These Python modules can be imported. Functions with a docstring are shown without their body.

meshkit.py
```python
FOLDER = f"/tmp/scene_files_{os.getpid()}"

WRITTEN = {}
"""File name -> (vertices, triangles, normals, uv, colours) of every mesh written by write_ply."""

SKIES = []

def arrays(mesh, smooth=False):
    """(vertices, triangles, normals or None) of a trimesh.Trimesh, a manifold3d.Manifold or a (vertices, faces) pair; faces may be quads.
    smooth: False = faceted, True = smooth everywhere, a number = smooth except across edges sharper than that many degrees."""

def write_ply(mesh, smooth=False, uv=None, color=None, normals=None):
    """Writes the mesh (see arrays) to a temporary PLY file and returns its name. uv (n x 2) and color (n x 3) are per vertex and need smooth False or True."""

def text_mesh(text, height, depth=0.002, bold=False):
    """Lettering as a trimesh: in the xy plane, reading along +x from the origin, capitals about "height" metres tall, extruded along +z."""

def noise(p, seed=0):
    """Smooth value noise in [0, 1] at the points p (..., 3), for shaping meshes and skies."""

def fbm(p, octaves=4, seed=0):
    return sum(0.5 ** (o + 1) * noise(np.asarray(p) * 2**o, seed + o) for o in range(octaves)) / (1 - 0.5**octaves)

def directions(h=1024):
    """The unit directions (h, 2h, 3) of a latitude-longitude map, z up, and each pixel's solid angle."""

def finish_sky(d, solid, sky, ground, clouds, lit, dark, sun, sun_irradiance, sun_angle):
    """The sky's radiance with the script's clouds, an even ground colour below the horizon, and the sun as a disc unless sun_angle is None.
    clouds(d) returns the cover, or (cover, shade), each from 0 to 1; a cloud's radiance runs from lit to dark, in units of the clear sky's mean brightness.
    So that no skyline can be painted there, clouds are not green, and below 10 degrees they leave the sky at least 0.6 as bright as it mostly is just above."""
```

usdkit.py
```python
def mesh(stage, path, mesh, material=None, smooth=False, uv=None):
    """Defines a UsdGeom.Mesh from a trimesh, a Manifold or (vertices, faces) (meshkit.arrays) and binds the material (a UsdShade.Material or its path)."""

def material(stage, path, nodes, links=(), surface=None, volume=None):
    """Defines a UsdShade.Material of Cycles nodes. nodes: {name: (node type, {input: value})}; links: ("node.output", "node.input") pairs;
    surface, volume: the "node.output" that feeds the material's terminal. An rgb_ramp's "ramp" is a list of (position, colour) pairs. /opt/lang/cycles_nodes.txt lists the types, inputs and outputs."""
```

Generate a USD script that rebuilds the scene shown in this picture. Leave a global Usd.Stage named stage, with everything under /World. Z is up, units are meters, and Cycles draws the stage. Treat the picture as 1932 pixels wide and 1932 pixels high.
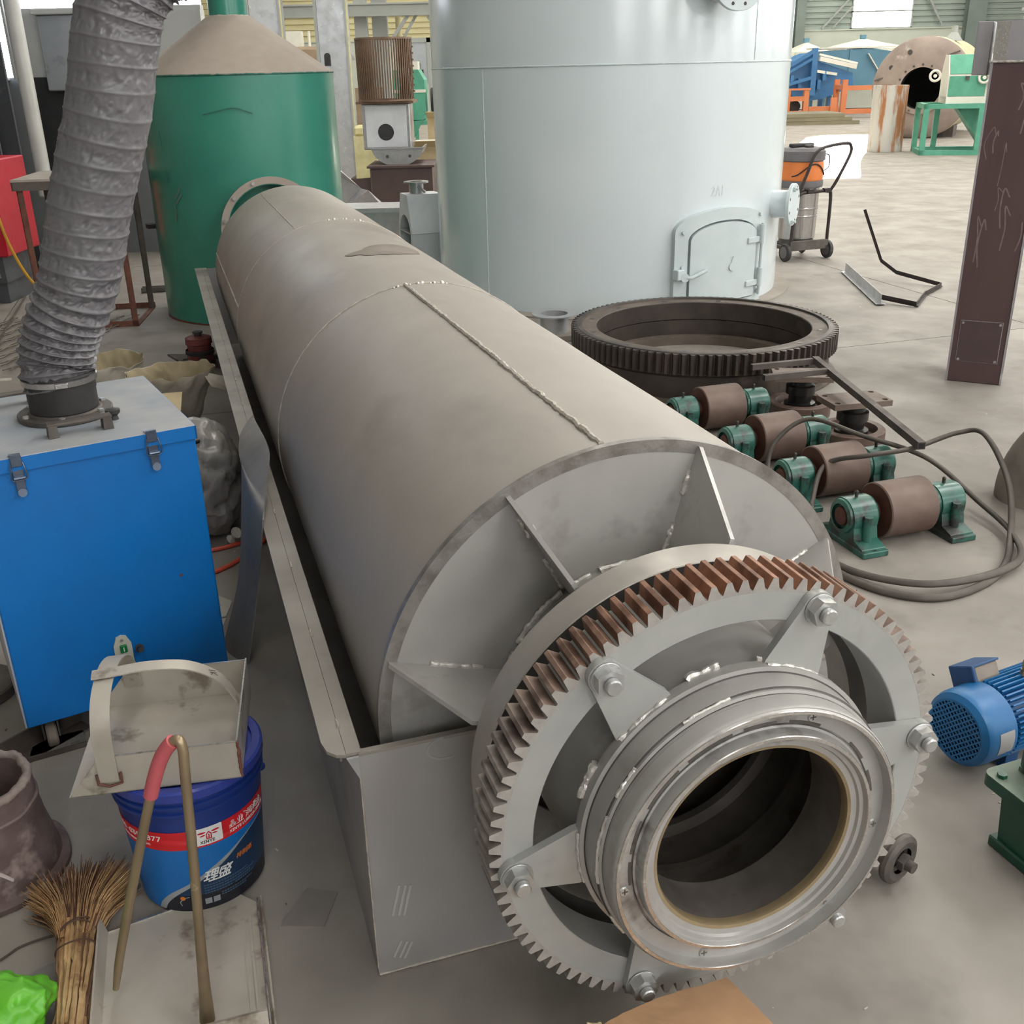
import math, re
import numpy as np, trimesh
from pxr import Usd, UsdGeom, UsdLux, UsdShade, Gf, Sdf, Vt
from shapely.geometry import Polygon, LineString, Point, box as sbox
from shapely.ops import unary_union
from shapely import affinity
import usdkit, meshkit
from meshkit import text_mesh, noise, fbm

stage = Usd.Stage.CreateInMemory()
stage.SetMetadata('upAxis', 'Z')
UsdGeom.Xform.Define(stage, '/World')
UsdGeom.Scope.Define(stage, '/World/Looks')
PI = math.pi

# ------------------------------------------------------------------ camera
cam = UsdGeom.Camera.Define(stage, '/World/camera')
PITCH, ROLL, CAM_H = 0.40216, -0.023415, 1.6
_cp, _sp, _cr, _sr = math.cos(PITCH), math.sin(PITCH), math.cos(ROLL), math.sin(ROLL)
_f = np.array([0, _cp, -_sp]); _u0 = np.array([0, _sp, _cp]); _r0 = np.array([1.0, 0, 0])
_r = _cr * _r0 + _sr * _u0; _u = -_sr * _r0 + _cr * _u0
cam.AddTransformOp().Set(Gf.Matrix4d(*_r, 0, *_u, 0, *(-_f), 0, 0, 0, CAM_H, 1))
cam.CreateHorizontalApertureAttr(36.0); cam.CreateVerticalApertureAttr(36.0)
cam.CreateFocalLengthAttr(36.64); cam.CreateClippingRangeAttr(Gf.Vec2f(0.05, 300))
cam.CreateExposureAttr(0.3)

# ------------------------------------------------------------------ sky, sun, skylights
dome = UsdLux.DomeLight.Define(stage, '/World/sky')
dome.CreateColorAttr(Gf.Vec3f(0.86, 0.93, 1.0)); dome.CreateIntensityAttr(2.5)
sun = UsdLux.DistantLight.Define(stage, '/World/sun')
sun.CreateNormalizeAttr(True); sun.CreateIntensityAttr(30.0); sun.CreateAngleAttr(0.53); sun.CreateColorAttr(Gf.Vec3f(1.0, 0.93, 0.78))
SUN_DIR = np.array([-0.345, -1.0, -0.172])                           # the way the light travels
def _aim(prim, d):
    z = -np.array(d, float); z /= np.linalg.norm(z)
    x = np.cross([0, 0, 1.0], z); x = x / np.linalg.norm(x) if np.linalg.norm(x) > 1e-6 else np.array([1.0, 0, 0])
    y = np.cross(z, x)
    UsdGeom.Xformable(prim).AddTransformOp().Set(Gf.Matrix4d(*x, 0, *y, 0, *z, 0, 0, 0, 0, 1))
_aim(sun, SUN_DIR)
SKYLIGHTS = [(x, y) for x in (-6.5, 0.5, 7.5, 14.5) for y in (-4.0, 4.5, 13.0, 21.5, 30.0, 38.5) if x > -6 or y > 12]
SKY_W, SKY_L, CEIL = 1.5, 5.5, 8.6
for i, (x, y) in enumerate(SKYLIGHTS):
    l = UsdLux.RectLight.Define(stage, f'/World/skylight_{i + 1:03d}')
    l.CreateWidthAttr(SKY_W); l.CreateHeightAttr(SKY_L)
    l.CreateIntensityAttr({-4.0: 9.0, 4.5: 11.0, 13.0: 15.5}.get(y, 14.0) * ((0.8 if y > 12 else 0.42) if x < 5 else (1.0 if y > 12 else 1.45)))
    l.CreateColorAttr(Gf.Vec3f(1.0, 0.985, 0.97) if y < 10 else Gf.Vec3f(1.0, 0.972, 0.895))
    UsdGeom.Xformable(l).AddTranslateOp().Set(Gf.Vec3d(x, y, CEIL - 0.05))

# ------------------------------------------------------------------ naming and tagging
_used = {}
def numbered(parent, name):
    k = (parent, name); n = _used.get(k, 0); _used[k] = n + 1
    return f'{parent}/{name}' + (f'_{n:03d}' if n else '')
def keys(path, label=None, cat=None, group=None, kind=None):
    p = stage.GetPrimAtPath(path)
    for k, v in (('label', label), ('category', cat), ('group', group), ('kind', kind)):
        if v: p.SetCustomDataByKey(k, v)
def place(path, loc, rz):
    x = UsdGeom.Xformable(stage.GetPrimAtPath(path))
    x.AddTranslateOp().Set(Gf.Vec3d(*map(float, loc))); x.AddRotateZOp().Set(float(rz))
def thing(name, label, cat, loc=(0, 0, 0), rz=0, group=None):
    p = numbered('/World', name); UsdGeom.Xform.Define(stage, p); place(p, loc, rz); keys(p, label, cat, group); return p
def part(parent, name, mesh, mat, smooth=30, label=None, kind=None):
    p = numbered(parent, name); usdkit.mesh(stage, p, mesh, f'/World/Looks/{mat}', smooth=smooth)
    keys(p, label, kind=kind); return p
def single(name, mesh, mat, label, cat, group=None, loc=(0, 0, 0), rz=0, smooth=30, kind=None):
    p = numbered('/World', name); usdkit.mesh(stage, p, mesh, f'/World/Looks/{mat}', smooth=smooth)
    place(p, loc, rz); keys(p, label, cat, group, kind); return p
def struct(name, mesh, mat, parent='/World', smooth=30):
    p = numbered(parent, name); usdkit.mesh(stage, p, mesh, f'/World/Looks/{mat}', smooth=smooth)
    if parent == '/World': keys(p, kind='structure')
    return p
def dup(src, loc, rz, label, group=None):
    was = stage.GetPrimAtPath(src).GetCustomData()
    name = re.sub(r'_\d{3}$', '', src.split('/')[-1])
    p = thing(name, label, was['category'], loc, rz, group or was.get('group'))
    pr = stage.GetPrimAtPath(p); pr.GetReferences().AddInternalReference(src); pr.SetInstanceable(True)
    return p

# ------------------------------------------------------------------ shapes
def T(m, at=(0, 0, 0), rx=0, ry=0, rz=0):
    M = trimesh.transformations.euler_matrix(math.radians(rx), math.radians(ry), math.radians(rz), 'sxyz')
    m = m.copy(); m.apply_transform(M); m.apply_translation(at); return m
def cat(*ms):
    L = []
    for m in ms: L += m if isinstance(m, (list, tuple)) else [m]
    return trimesh.util.concatenate([trimesh.Trimesh(m.vertices, m.faces, process=False) for m in L])
def bx(x0, x1, y0, y1, z0, z1, c=0.0):
    h = np.array([x1 - x0, y1 - y0, z1 - z0]) / 2; ctr = np.array([x0 + x1, y0 + y1, z0 + z1]) / 2
    if c <= 0:
        m = trimesh.creation.box(2 * h)
    else:
        c = min(c, *(h * 0.45)); v = []
        for s in np.ndindex(2, 2, 2):
            s = np.array(s) * 2 - 1
            for k in range(3):
                o = h - c; o[k] = h[k]; v.append(s * o)
        m = trimesh.convex.convex_hull(np.array(v))
    m.apply_translation(ctr); return m
def lathe(prof, n=64, a0=0.0, a1=360.0, axis='z'):
    prof = np.array(prof, float); full = abs(a1 - a0) >= 359.99
    t = np.radians(np.linspace(a0, a1, n + (0 if full else 1), endpoint=not full)); k = len(t); P = len(prof)
    if axis == 'z':
        v = np.stack([prof[None, :, 0] * np.cos(t)[:, None], prof[None, :, 0] * np.sin(t)[:, None], np.broadcast_to(prof[None, :, 1], (k, P))], -1)
    elif axis == 'y':
        v = np.stack([prof[None, :, 0] * np.cos(t)[:, None], np.broadcast_to(prof[None, :, 1], (k, P)), prof[None, :, 0] * np.sin(t)[:, None]], -1)
    else:
        v = np.stack([np.broadcast_to(prof[None, :, 1], (k, P)), prof[None, :, 0] * np.cos(t)[:, None], prof[None, :, 0] * np.sin(t)[:, None]], -1)
    v = v.reshape(-1, 3); f = []
    for i in range(k if full else k - 1):
        j = (i + 1) % k
        for q in range(P - 1):
            a, b, c_, d = i * P + q, j * P + q, j * P + q + 1, i * P + q + 1
            f += [[a, b, c_], [a, c_, d]]
    m = trimesh.Trimesh(v, f, process=False); m.merge_vertices(); m.update_faces(m.nondegenerate_faces()); return m
def ext(poly, h, z0=0.0):
    L = []
    for g in getattr(poly, 'geoms', [poly]):
        if g.area < 1e-9: continue
        m = trimesh.creation.extrude_polygon(g, h, engine='earcut'); m.apply_translation([0, 0, z0]); L.append(m)
    return cat(*L)
def ext_y(poly, y0, y1):                                            # polygon in x,z pushed from y0 to y1
    m = ext(poly, y1 - y0); v = m.vertices.copy(); m.vertices = np.c_[v[:, 0], y0 + v[:, 2], v[:, 1]]; m.invert(); return m
def ext_x(poly, x0, x1):                                            # polygon in y,z pushed from x0 to x1
    m = ext(poly, x1 - x0); v = m.vertices.copy(); m.vertices = np.c_[x0 + v[:, 2], v[:, 0], v[:, 1]]; return m
def spline(pts, n=60, closed=False):
    p = np.array(pts, float); k = len(p)
    if closed: q = np.vstack([p[-1], p, p[0], p[1]]); segs = k
    else: q = np.vstack([2 * p[0] - p[1], p, 2 * p[-1] - p[-2]]); segs = k - 1
    out = []
    for u in np.linspace(0, segs, n, endpoint=not closed):
        i = min(int(u), segs - 1); t = u - i; a, b, c_, d = q[i:i + 4]
        out.append(0.5 * (2 * b + (c_ - a) * t + (2 * a - 5 * b + 4 * c_ - d) * t * t + (3 * b - a - 3 * c_ + d) * t ** 3))
    return np.array(out)
def frames(p, closed=False):
    t = np.roll(p, -1, 0) - np.roll(p, 1, 0) if closed else np.gradient(p, axis=0)
    t /= np.linalg.norm(t, axis=1)[:, None] + 1e-12
    a = np.cross(t[0], [0, 0, 1.0]);
    if np.linalg.norm(a) < 1e-3: a = np.cross(t[0], [1.0, 0, 0])
    A = []
    for d in t:
        a = a - d * (a @ d); a /= np.linalg.norm(a); A.append(a.copy())
    A = np.array(A); return t, A, np.cross(t, A)
def tube(pts, r, sides=10, closed=False, squash=(1, 1), cap=True):
    p = np.array(pts, float); r = np.broadcast_to(np.asarray(r, float), (len(p),)); _, A, B = frames(p, closed)
    th = np.arange(sides) * 2 * PI / sides
    v = p[:, None] + r[:, None, None] * (squash[0] * np.cos(th)[None, :, None] * A[:, None] + squash[1] * np.sin(th)[None, :, None] * B[:, None])
    n = len(p); f = []
    for i in range(n if closed else n - 1):
        j = (i + 1) % n
        for s in range(sides):
            s2 = (s + 1) % sides
            f += [[i * sides + s, i * sides + s2, j * sides + s2], [i * sides + s, j * sides + s2, j * sides + s]]
    v = v.reshape(-1, 3)
    if cap and not closed:
        v = np.vstack([v, p[0], p[-1]]); c0, c1 = len(v) - 2, len(v) - 1
        for s in range(sides):
            s2 = (s + 1) % sides; f += [[c0, s2, s], [c1, (n - 1) * sides + s, (n - 1) * sides + s2]]
    return trimesh.Trimesh(v, f, process=False)
def bar(a, b, w, h=None, up=(0, 0, 1.0), c=0.0):                     # a square bar from a to b
    a = np.array(a, float); b = np.array(b, float); h = h or w; d = b - a; L = np.linalg.norm(d); d /= L
    x = np.cross(d, up); x = np.cross(d, [1.0, 0, 0]) if np.linalg.norm(x) < 1e-3 else x
    x /= np.linalg.norm(x); z = np.cross(x, d)
    m = bx(-w / 2, w / 2, 0, L, -h / 2, h / 2, c); M = np.eye(4); M[:3, 0] = x; M[:3, 1] = d; M[:3, 2] = z; M[:3, 3] = a
    m.apply_transform(M); return m
def rings(n, r): return Point(0, 0).buffer(r, n)
def bead(pts, r, seed=0, sides=7):
    p = np.array(pts, float); q = fbm(p * 70, 2, seed) - 0.5; q2 = noise(p * 160, seed + 5) - 0.5
    return tube(p + np.c_[q2, np.roll(q2, 3), q] * r * 0.8, r * (1 + 1.0 * q), sides)
def hexnut(r, h):
    m = trimesh.creation.cylinder(r, h, sections=6); m.apply_translation([0, 0, h / 2]); return m
def cylz(r, z0, z1, n=24, c=0.0):
    return lathe([(0, z0), (r - c, z0), (r, z0 + c), (r, z1 - c), (r - c, z1), (0, z1)] if c else [(0, z0), (r, z0), (r, z1), (0, z1)], n)
def along(m, a, d):                                                 # turn +z onto direction d, at a
    d = np.array(d, float); d /= np.linalg.norm(d)
    M = trimesh.geometry.align_vectors([0, 0, 1], d); M[:3, 3] = a; m = m.copy(); m.apply_transform(M); return m
def rough_up(m, amp, sc, seed=0, edge=None):
    m = m.copy()
    if edge: 
        v, f = trimesh.remesh.subdivide_to_size(m.vertices, m.faces, edge); m = trimesh.Trimesh(v, f, process=False); m.merge_vertices()
    d = np.stack([fbm(m.vertices * sc, 3, seed + k) - 0.5 for k in (0, 11, 23)], -1); m.vertices = m.vertices + d * amp; return m
def wrap(m, R, th0=0.0, edge=0.02, taper=0.0):                       # flat x,y,z(depth) -> onto a vertical cylinder: x is arc length, y is height
    v, f = trimesh.remesh.subdivide_to_size(m.vertices, m.faces, edge, max_iter=12)
    a = v[:, 0] / R + th0; r = R + v[:, 2] + taper * v[:, 1]
    return trimesh.Trimesh(np.c_[r * np.sin(a), -r * np.cos(a), v[:, 1]], f, process=False)

# ------------------------------------------------------------------ looks
def lin(c): 
    c = np.array(c, float) / 255; return tuple(np.where(c <= 0.04045, c / 12.92, ((c + 0.055) / 1.055) ** 2.4))
def M(name, c1, c2=None, rough=0.5, metal=0.0, scale=6.0, c3=None, t3=(0.55, 0.68), s3=3.0, bump=0.0, bscale=40.0, stretch=(1, 1, 1), coat=0.0, spec=0.5, extra=None):
    c2 = c2 or tuple(x * 0.88 for x in c1)
    nodes = {'tc': ('texture_coordinate', {}), 'mp': ('mapping', {'scale': stretch}),
             'n1': ('noise_texture', {'scale': scale, 'detail': 3.5, 'roughness': 0.62}),
             'r1': ('rgb_ramp', {'ramp': [(0.32, lin(c1)), (0.68, lin(c2))]}),
             'mr': ('map_range', {'from_min': 0.3, 'from_max': 0.7, 'to_min': max(rough - 0.08, 0.03), 'to_max': min(rough + 0.1, 1.0)}),
             'p': ('principled_bsdf', {'metallic': metal, 'specular_ior_level': spec, 'coat_weight': coat, 'coat_roughness': 0.15})}
    links = [('tc.object', 'mp.vector'), ('mp.vector', 'n1.vector'), ('n1.fac', 'r1.fac'), ('n1.fac', 'mr.value'), ('mr.result', 'p.roughness')]
    col = 'r1.color'
    if c3:
        nodes['n2'] = ('noise_texture', {'scale': s3, 'detail': 4.5, 'roughness': 0.65})
        nodes['r2'] = ('rgb_ramp', {'ramp': [(t3[0], (0, 0, 0)), (t3[1], (1, 1, 1))]})
        nodes['x'] = ('mix_color', {'b': lin(c3)})
        links += [('mp.vector', 'n2.vector'), ('n2.fac', 'r2.fac'), ('r2.color', 'x.fac'), (col, 'x.a')]; col = 'x.result'
    if extra:
        en, el, col = extra(col); nodes.update(en); links += el
    links.append((col, 'p.base_color'))
    if bump:
        nodes['nb'] = ('noise_texture', {'scale': bscale, 'detail': 2.0}); nodes['b'] = ('bump', {'strength': min(bump, 1.0), 'distance': 0.004})
        links += [('mp.vector', 'nb.vector'), ('nb.fac', 'b.height'), ('b.normal', 'p.normal')]
    usdkit.material(stage, f'/World/Looks/{name}', nodes, links, surface='p.BSDF')
def glow(name, c, s):
    usdkit.material(stage, f'/World/Looks/{name}', {'e': ('emission', {'color': lin(c), 'strength': s})}, [], surface='e.emission')

M('concrete', (146, 140, 132), (129, 123, 116), 0.62, 0, 2.6, (116, 110, 103), (0.55, 0.74), 2.2, 0.2, 30)
M('joint', (92, 86, 78), None, 0.9)
M('dusty_steel', (166, 159, 150), (157, 150, 142), 0.5, 0.12, 2.5, (146, 139, 132), (0.56, 0.74), 2.2, 0.05, 60, stretch=(1, 0.6, 1))
M('end_steel', (177, 175, 171), (156, 154, 150), 0.45, 0.25, 3.0, (134, 129, 122), (0.58, 0.74), 5.0, 0.05, 50)
M('ground_soft', (150, 148, 146), (134, 131, 128), 0.38, 0.4, 14)
M('streak', (205, 204, 202), (190, 189, 187), 0.35, 0.5)
M('ground_edge', (160, 157, 152), (120, 115, 109), 0.38, 0.4, 18, bump=0.3, bscale=90)
M('trough_steel', (174, 172, 170), (158, 156, 155), 0.38, 0.4, 2.4, (136, 133, 131), (0.58, 0.76), 4.0)
M('trough_dull', (156, 150, 142), (140, 134, 127), 0.55, 0.35, 4.0, (108, 102, 96), (0.58, 0.74), 3.0)
M('weld', (224, 222, 217), (186, 181, 174), 0.35, 0.5, 60, (120, 108, 96), (0.62, 0.72), 30, 0.5, 120)
M('weld_dusty', (186, 179, 168), (160, 152, 142), 0.6, 0.2, 50, bump=0.4, bscale=100)
M('tyre_steel', (180, 175, 168), (160, 154, 147), 0.42, 0.4, 5.0, (150, 112, 86), (0.66, 0.74), 4.5)
M('dark_steel', (84, 81, 78), (60, 57, 54), 0.5, 0.5, 6)
M('grey_primer', (174, 175, 171), (156, 158, 155), 0.45, 0.25, 5.0, (132, 134, 131), (0.6, 0.75), 3.0)
M('machined', (188, 187, 184), (166, 164, 161), 0.4, 0.5, 8.0, (120, 115, 110), (0.6, 0.7), 7.0)
M('bright_edge', (225, 222, 218), (180, 177, 172), 0.25, 0.9, 40)
M('bronze', (168, 150, 116), (140, 124, 98), 0.4, 0.5, 10)
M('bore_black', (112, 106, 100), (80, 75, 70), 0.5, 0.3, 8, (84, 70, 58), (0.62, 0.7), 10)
M('bolt_steel', (196, 197, 195), (168, 169, 168), 0.32, 0.7, 20)
def _rust_flank(col):
    n = {'g': ('geometry', {}), 'dp': ('vector_math', {'math_type': 'dot_product', 'vector2': (-0.3003, 0.9538, 0.0)}), 'ab': ('math', {'math_type': 'absolute'}),
         'gt': ('math', {'math_type': 'less_than', 'value2': 0.85}), 'sx': ('separate_xyz', {}), 'hz': ('map_range', {'from_min': 0.66, 'from_max': 0.90, 'to_min': 0.0, 'to_max': 1.0, 'clamp': True}),
         'rc': ('mix_color', {'a': lin((152, 145, 138)), 'b': lin((150, 108, 84))}), 'rk': ('rgb_ramp', {'ramp': [(0.4, (1, 1, 1)), (0.62, (0.42, 0.38, 0.36))]}), 'nk': ('noise_texture', {'scale': 22.0, 'detail': 3.0}), 'mk': ('mix_color', {'blend_type': 'multiply', 'fac': 1.0}), 'o': ('mix_color', {})}
    l = [('g.true_normal', 'dp.vector1'), ('dp.value', 'ab.value1'), ('ab.value', 'gt.value1'), ('tc.object', 'sx.vector'), ('sx.z', 'hz.value'), ('hz.result', 'rc.fac'),
         ('gt.value', 'o.fac'), (col, 'o.a'), ('tc.object', 'nk.vector'), ('nk.fac', 'rk.fac'), ('rc.result', 'mk.a'), ('rk.color', 'mk.b'), ('mk.result', 'o.b')]
    return n, l, 'o.result'
M('tooth_steel', (172, 168, 162), (150, 146, 141), 0.5, 0.2, 30, extra=_rust_flank)
M('galvanized', (190, 191, 192), (166, 168, 170), 0.38, 0.6, 5.0, (205, 206, 206), (0.6, 0.7), 8.0)
M('sheet_dusty', (182, 176, 165), (164, 157, 146), 0.48, 0.3, 6.0, (128, 118, 106), (0.58, 0.68), 9.0)
M('sheet_grey', (132, 129, 125), (116, 113, 110), 0.62, 0.1, 4.0)
M('tank_paint', (208, 218, 221), (204, 214, 217), 0.2, 0.0, 1.5, (200, 210, 213), (0.6, 0.75), 1.2, coat=0.5)
M('tank_paint_dull', (197, 208, 209), (188, 200, 202), 0.4, 0.0, 4)
M('tank_dust', (156, 148, 138), (134, 126, 117), 0.7, 0, 3)
M('green_paint', (58, 138, 118), (46, 124, 106), 0.3, 0.0, 2.0, (60, 130, 114), (0.55, 0.7), 1.5, coat=0.2)
M('green_machine', (82, 154, 128), (70, 140, 116), 0.5, 0, 4)
M('dust_beige', (160, 149, 138), (152, 141, 130), 0.85, 0, 5)
M('scuff_dark', (40, 106, 90), (44, 88, 78), 0.6, 0, 20)
M('blue_box', (0, 108, 184), (0, 100, 174), 0.42, 0, 3, (4, 94, 164), (0.6, 0.8), 2.0)
M('lid_dust', (160, 160, 160), (132, 142, 152), 0.75, 0, 4, (150, 150, 148), (0.5, 0.7), 2.5)
M('box_side', (168, 168, 174), (150, 150, 156), 0.5, 0, 4)
M('iron_dusty', (104, 98, 92), (78, 73, 69), 0.6, 0.3, 8)
M('rubber_black', (52, 50, 50), (40, 38, 38), 0.55, 0, 8, (88, 82, 76), (0.6, 0.72), 6)
M('hose_cloth', (106, 104, 107), (99, 97, 101), 0.36, 0, 3.0, (118, 114, 112), (0.55, 0.75), 3.0, 0.3, 60)
M('chrome', (210, 210, 210), (180, 180, 180), 0.2, 0.9, 20)
M('latch_steel', (112, 124, 142), (90, 100, 118), 0.3, 0.7, 20)
M('switch_plate', (186, 186, 172), (168, 168, 156), 0.5)
M('switch_green', (20, 110, 60), None, 0.4)
M('white_print', (232, 232, 232), None, 0.5)
M('dark_column', (76, 78, 82), (66, 68, 72), 0.5, 0, 3, (88, 90, 92), (0.6, 0.7), 8)
M('white_pvc', (214, 212, 206), (200, 198, 192), 0.35, 0, 3)
M('wall_grey', (122, 125, 128), (112, 115, 118), 0.6, 0, 2)
M('wall_pale', (196, 197, 194), (186, 187, 184), 0.6, 0, 2)
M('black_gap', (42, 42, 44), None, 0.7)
M('panel_zinc', (178, 182, 186), (160, 165, 170), 0.35, 0.4, 3, (150, 154, 158), (0.6, 0.7), 5)
M('red_paint', (196, 28, 50), (178, 22, 44), 0.35, 0, 3)
M('yellow_cable', (214, 160, 40), None, 0.5)
M('rust_frame', (118, 74, 58), (96, 60, 50), 0.7, 0.1, 12, (88, 66, 60), (0.55, 0.65), 10)
M('frame_dark', (96, 88, 82), (78, 70, 66), 0.6, 0.2, 8)
M('table_top', (160, 150, 140), (146, 136, 126), 0.8, 0, 6)
M('sack_cloth', (196, 190, 176), (172, 164, 148), 0.8, 0, 6, (222, 218, 210), (0.6, 0.7), 7, 0.2, 90)
M('sack_inside', (166, 154, 126), (146, 134, 106), 0.85, 0, 6)
M('grey_bag', (166, 163, 157), (132, 128, 123), 0.3, 0, 8, (100, 96, 92), (0.58, 0.66), 9, 0.5, 40)
M('strap_black', (38, 36, 36), None, 0.7)
M('hose_orange', (222, 92, 66), None, 0.45)
M('paper', (188, 184, 172), (172, 168, 156), 0.8)
M('floor_plate_steel', (140, 134, 127), (128, 122, 116), 0.6, 0.1, 4)
M('cardboard', (188, 150, 114), (172, 134, 100), 0.8, 0, 5, (150, 108, 72), (0.6, 0.7), 4)
M('cardboard_pale', (200, 182, 146), (184, 166, 130), 0.8, 0, 5)
M('bucket_blue', (26, 52, 124), (22, 46, 112), 0.32, 0, 4)
M('label_red', (206, 30, 40), None, 0.4)
M('label_light_blue', (8, 104, 180), (4, 96, 168), 0.4, 0, 4)
M('label_navy', (14, 54, 88), (12, 40, 70), 0.4, 0, 3)
M('label_black', (16, 20, 34), None, 0.4)
M('label_grey', (150, 156, 160), None, 0.45)
M('label_faint', (70, 96, 124), None, 0.5)
M('label_orange', (214, 120, 30), None, 0.5)
M('lid_lilac', (52, 66, 146), (44, 58, 136), 0.25, 0, 4)
M('pan_floor', (192, 186, 174), (174, 167, 154), 0.5, 0.2, 5, (124, 112, 98), (0.56, 0.68), 8)
M('brass_tube', (158, 140, 112), (128, 112, 90), 0.35, 0.5, 8, (196, 180, 150), (0.62, 0.7), 14)
M('grip_pink', (196, 96, 102), (182, 84, 92), 0.55, 0, 6)
M('straw', (196, 160, 112), (158, 118, 78), 0.8, 0, 30)
M('straw_dark', (118, 82, 60), (88, 60, 46), 0.85, 0, 30)
M('straw_stalk', (196, 168, 122), (150, 118, 78), 0.75, 0, 14, (122, 88, 60), (0.58, 0.66), 12, stretch=(1, 1, 0.25))
M('stalk_brown', (150, 118, 92), (112, 84, 62), 0.8, 0, 14, stretch=(1, 1, 0.25))
M('twine', (86, 64, 50), None, 0.8)
M('green_bag', (104, 184, 52), (84, 164, 40), 0.35, 0, 5)
M('rust_pipe', (112, 96, 92), (82, 66, 63), 0.65, 0.1, 9, (150, 132, 126), (0.56, 0.66), 7, 0.4, 50)
M('rust_rim', (140, 128, 122), (112, 98, 92), 0.75, 0, 20, bump=0.6, bscale=60)
M('chalk', (206, 198, 194), (180, 168, 164), 0.9)
M('black_iron', (76, 68, 62), (54, 48, 44), 0.45, 0.35, 5, (92, 80, 70), (0.6, 0.72), 4)
M('black_iron_top', (108, 97, 87), (84, 75, 67), 0.6, 0.2, 6)
M('roller_rust', (108, 90, 80), (92, 74, 66), 0.55, 0.2, 6, (116, 84, 68), (0.58, 0.7), 8)
M('roller_end', (92, 54, 42), (76, 44, 36), 0.6, 0.2, 10)
M('bearing_green', (48, 104, 90), (36, 80, 72), 0.4, 0, 10, (42, 44, 42), (0.52, 0.6), 9, coat=0.2)
M('plate_brown', (124, 108, 98), (100, 86, 78), 0.55, 0.2, 5)
M('grease_black', (34, 32, 32), (24, 22, 22), 0.3, 0, 8)
M('belt_rubber', (84, 78, 70), (66, 60, 54), 0.6, 0, 6)
M('purple_primer', (92, 72, 70), (76, 58, 58), 0.45, 0.15, 3, (124, 106, 104), (0.6, 0.72), 3.0, stretch=(1, 1, 0.18))
M('purple_scuff', (132, 114, 112), (110, 92, 90), 0.5, 0.1, 20)
M('purple_plate', (80, 64, 64), (74, 58, 58), 0.55, 0.1, 6)
M('brushed_pale', (176, 174, 178), (150, 148, 152), 0.4, 0.5, 3, (202, 200, 198), (0.55, 0.65), 3)
M('motor_blue', (24, 104, 160), (18, 92, 146), 0.42, 0, 5, (122, 116, 110), (0.6, 0.72), 5)
M('motor_blue_dark', (18, 72, 122), (14, 62, 106), 0.5, 0, 5)
M('dust_brown', (140, 130, 120), (120, 112, 104), 0.8, 0, 8)
M('gearbox_green', (26, 76, 58), (20, 62, 48), 0.42, 0, 6, (70, 94, 80), (0.55, 0.72), 3.0)
M('gearbox_top', (112, 124, 110), (84, 104, 90), 0.65, 0, 5)
M('vac_orange', (216, 122, 56), (200, 108, 46), 0.5, 0, 4)
M('vac_grey', (104, 100, 102), (90, 86, 88), 0.55, 0, 4)
M('vac_steel', (190, 188, 186), (160, 158, 156), 0.22, 0.9, 3, stretch=(4, 4, 0.3))
M('tube_black', (56, 48, 46), (44, 38, 36), 0.45, 0.3, 6)
M('tube_rust', (136, 88, 66), None, 0.6)
M('rusty_sheet', (186, 184, 178), (168, 164, 156), 0.7, 0, 3, (150, 100, 64), (0.49, 0.57), 3.4, stretch=(1, 1, 0.2))
M('tank_brown', (150, 136, 126), (124, 110, 102), 0.55, 0.2, 1.6, (178, 168, 160), (0.6, 0.7), 2.0)
M('tank_cream', (196, 184, 150), (184, 172, 138), 0.6, 0, 2)
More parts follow.
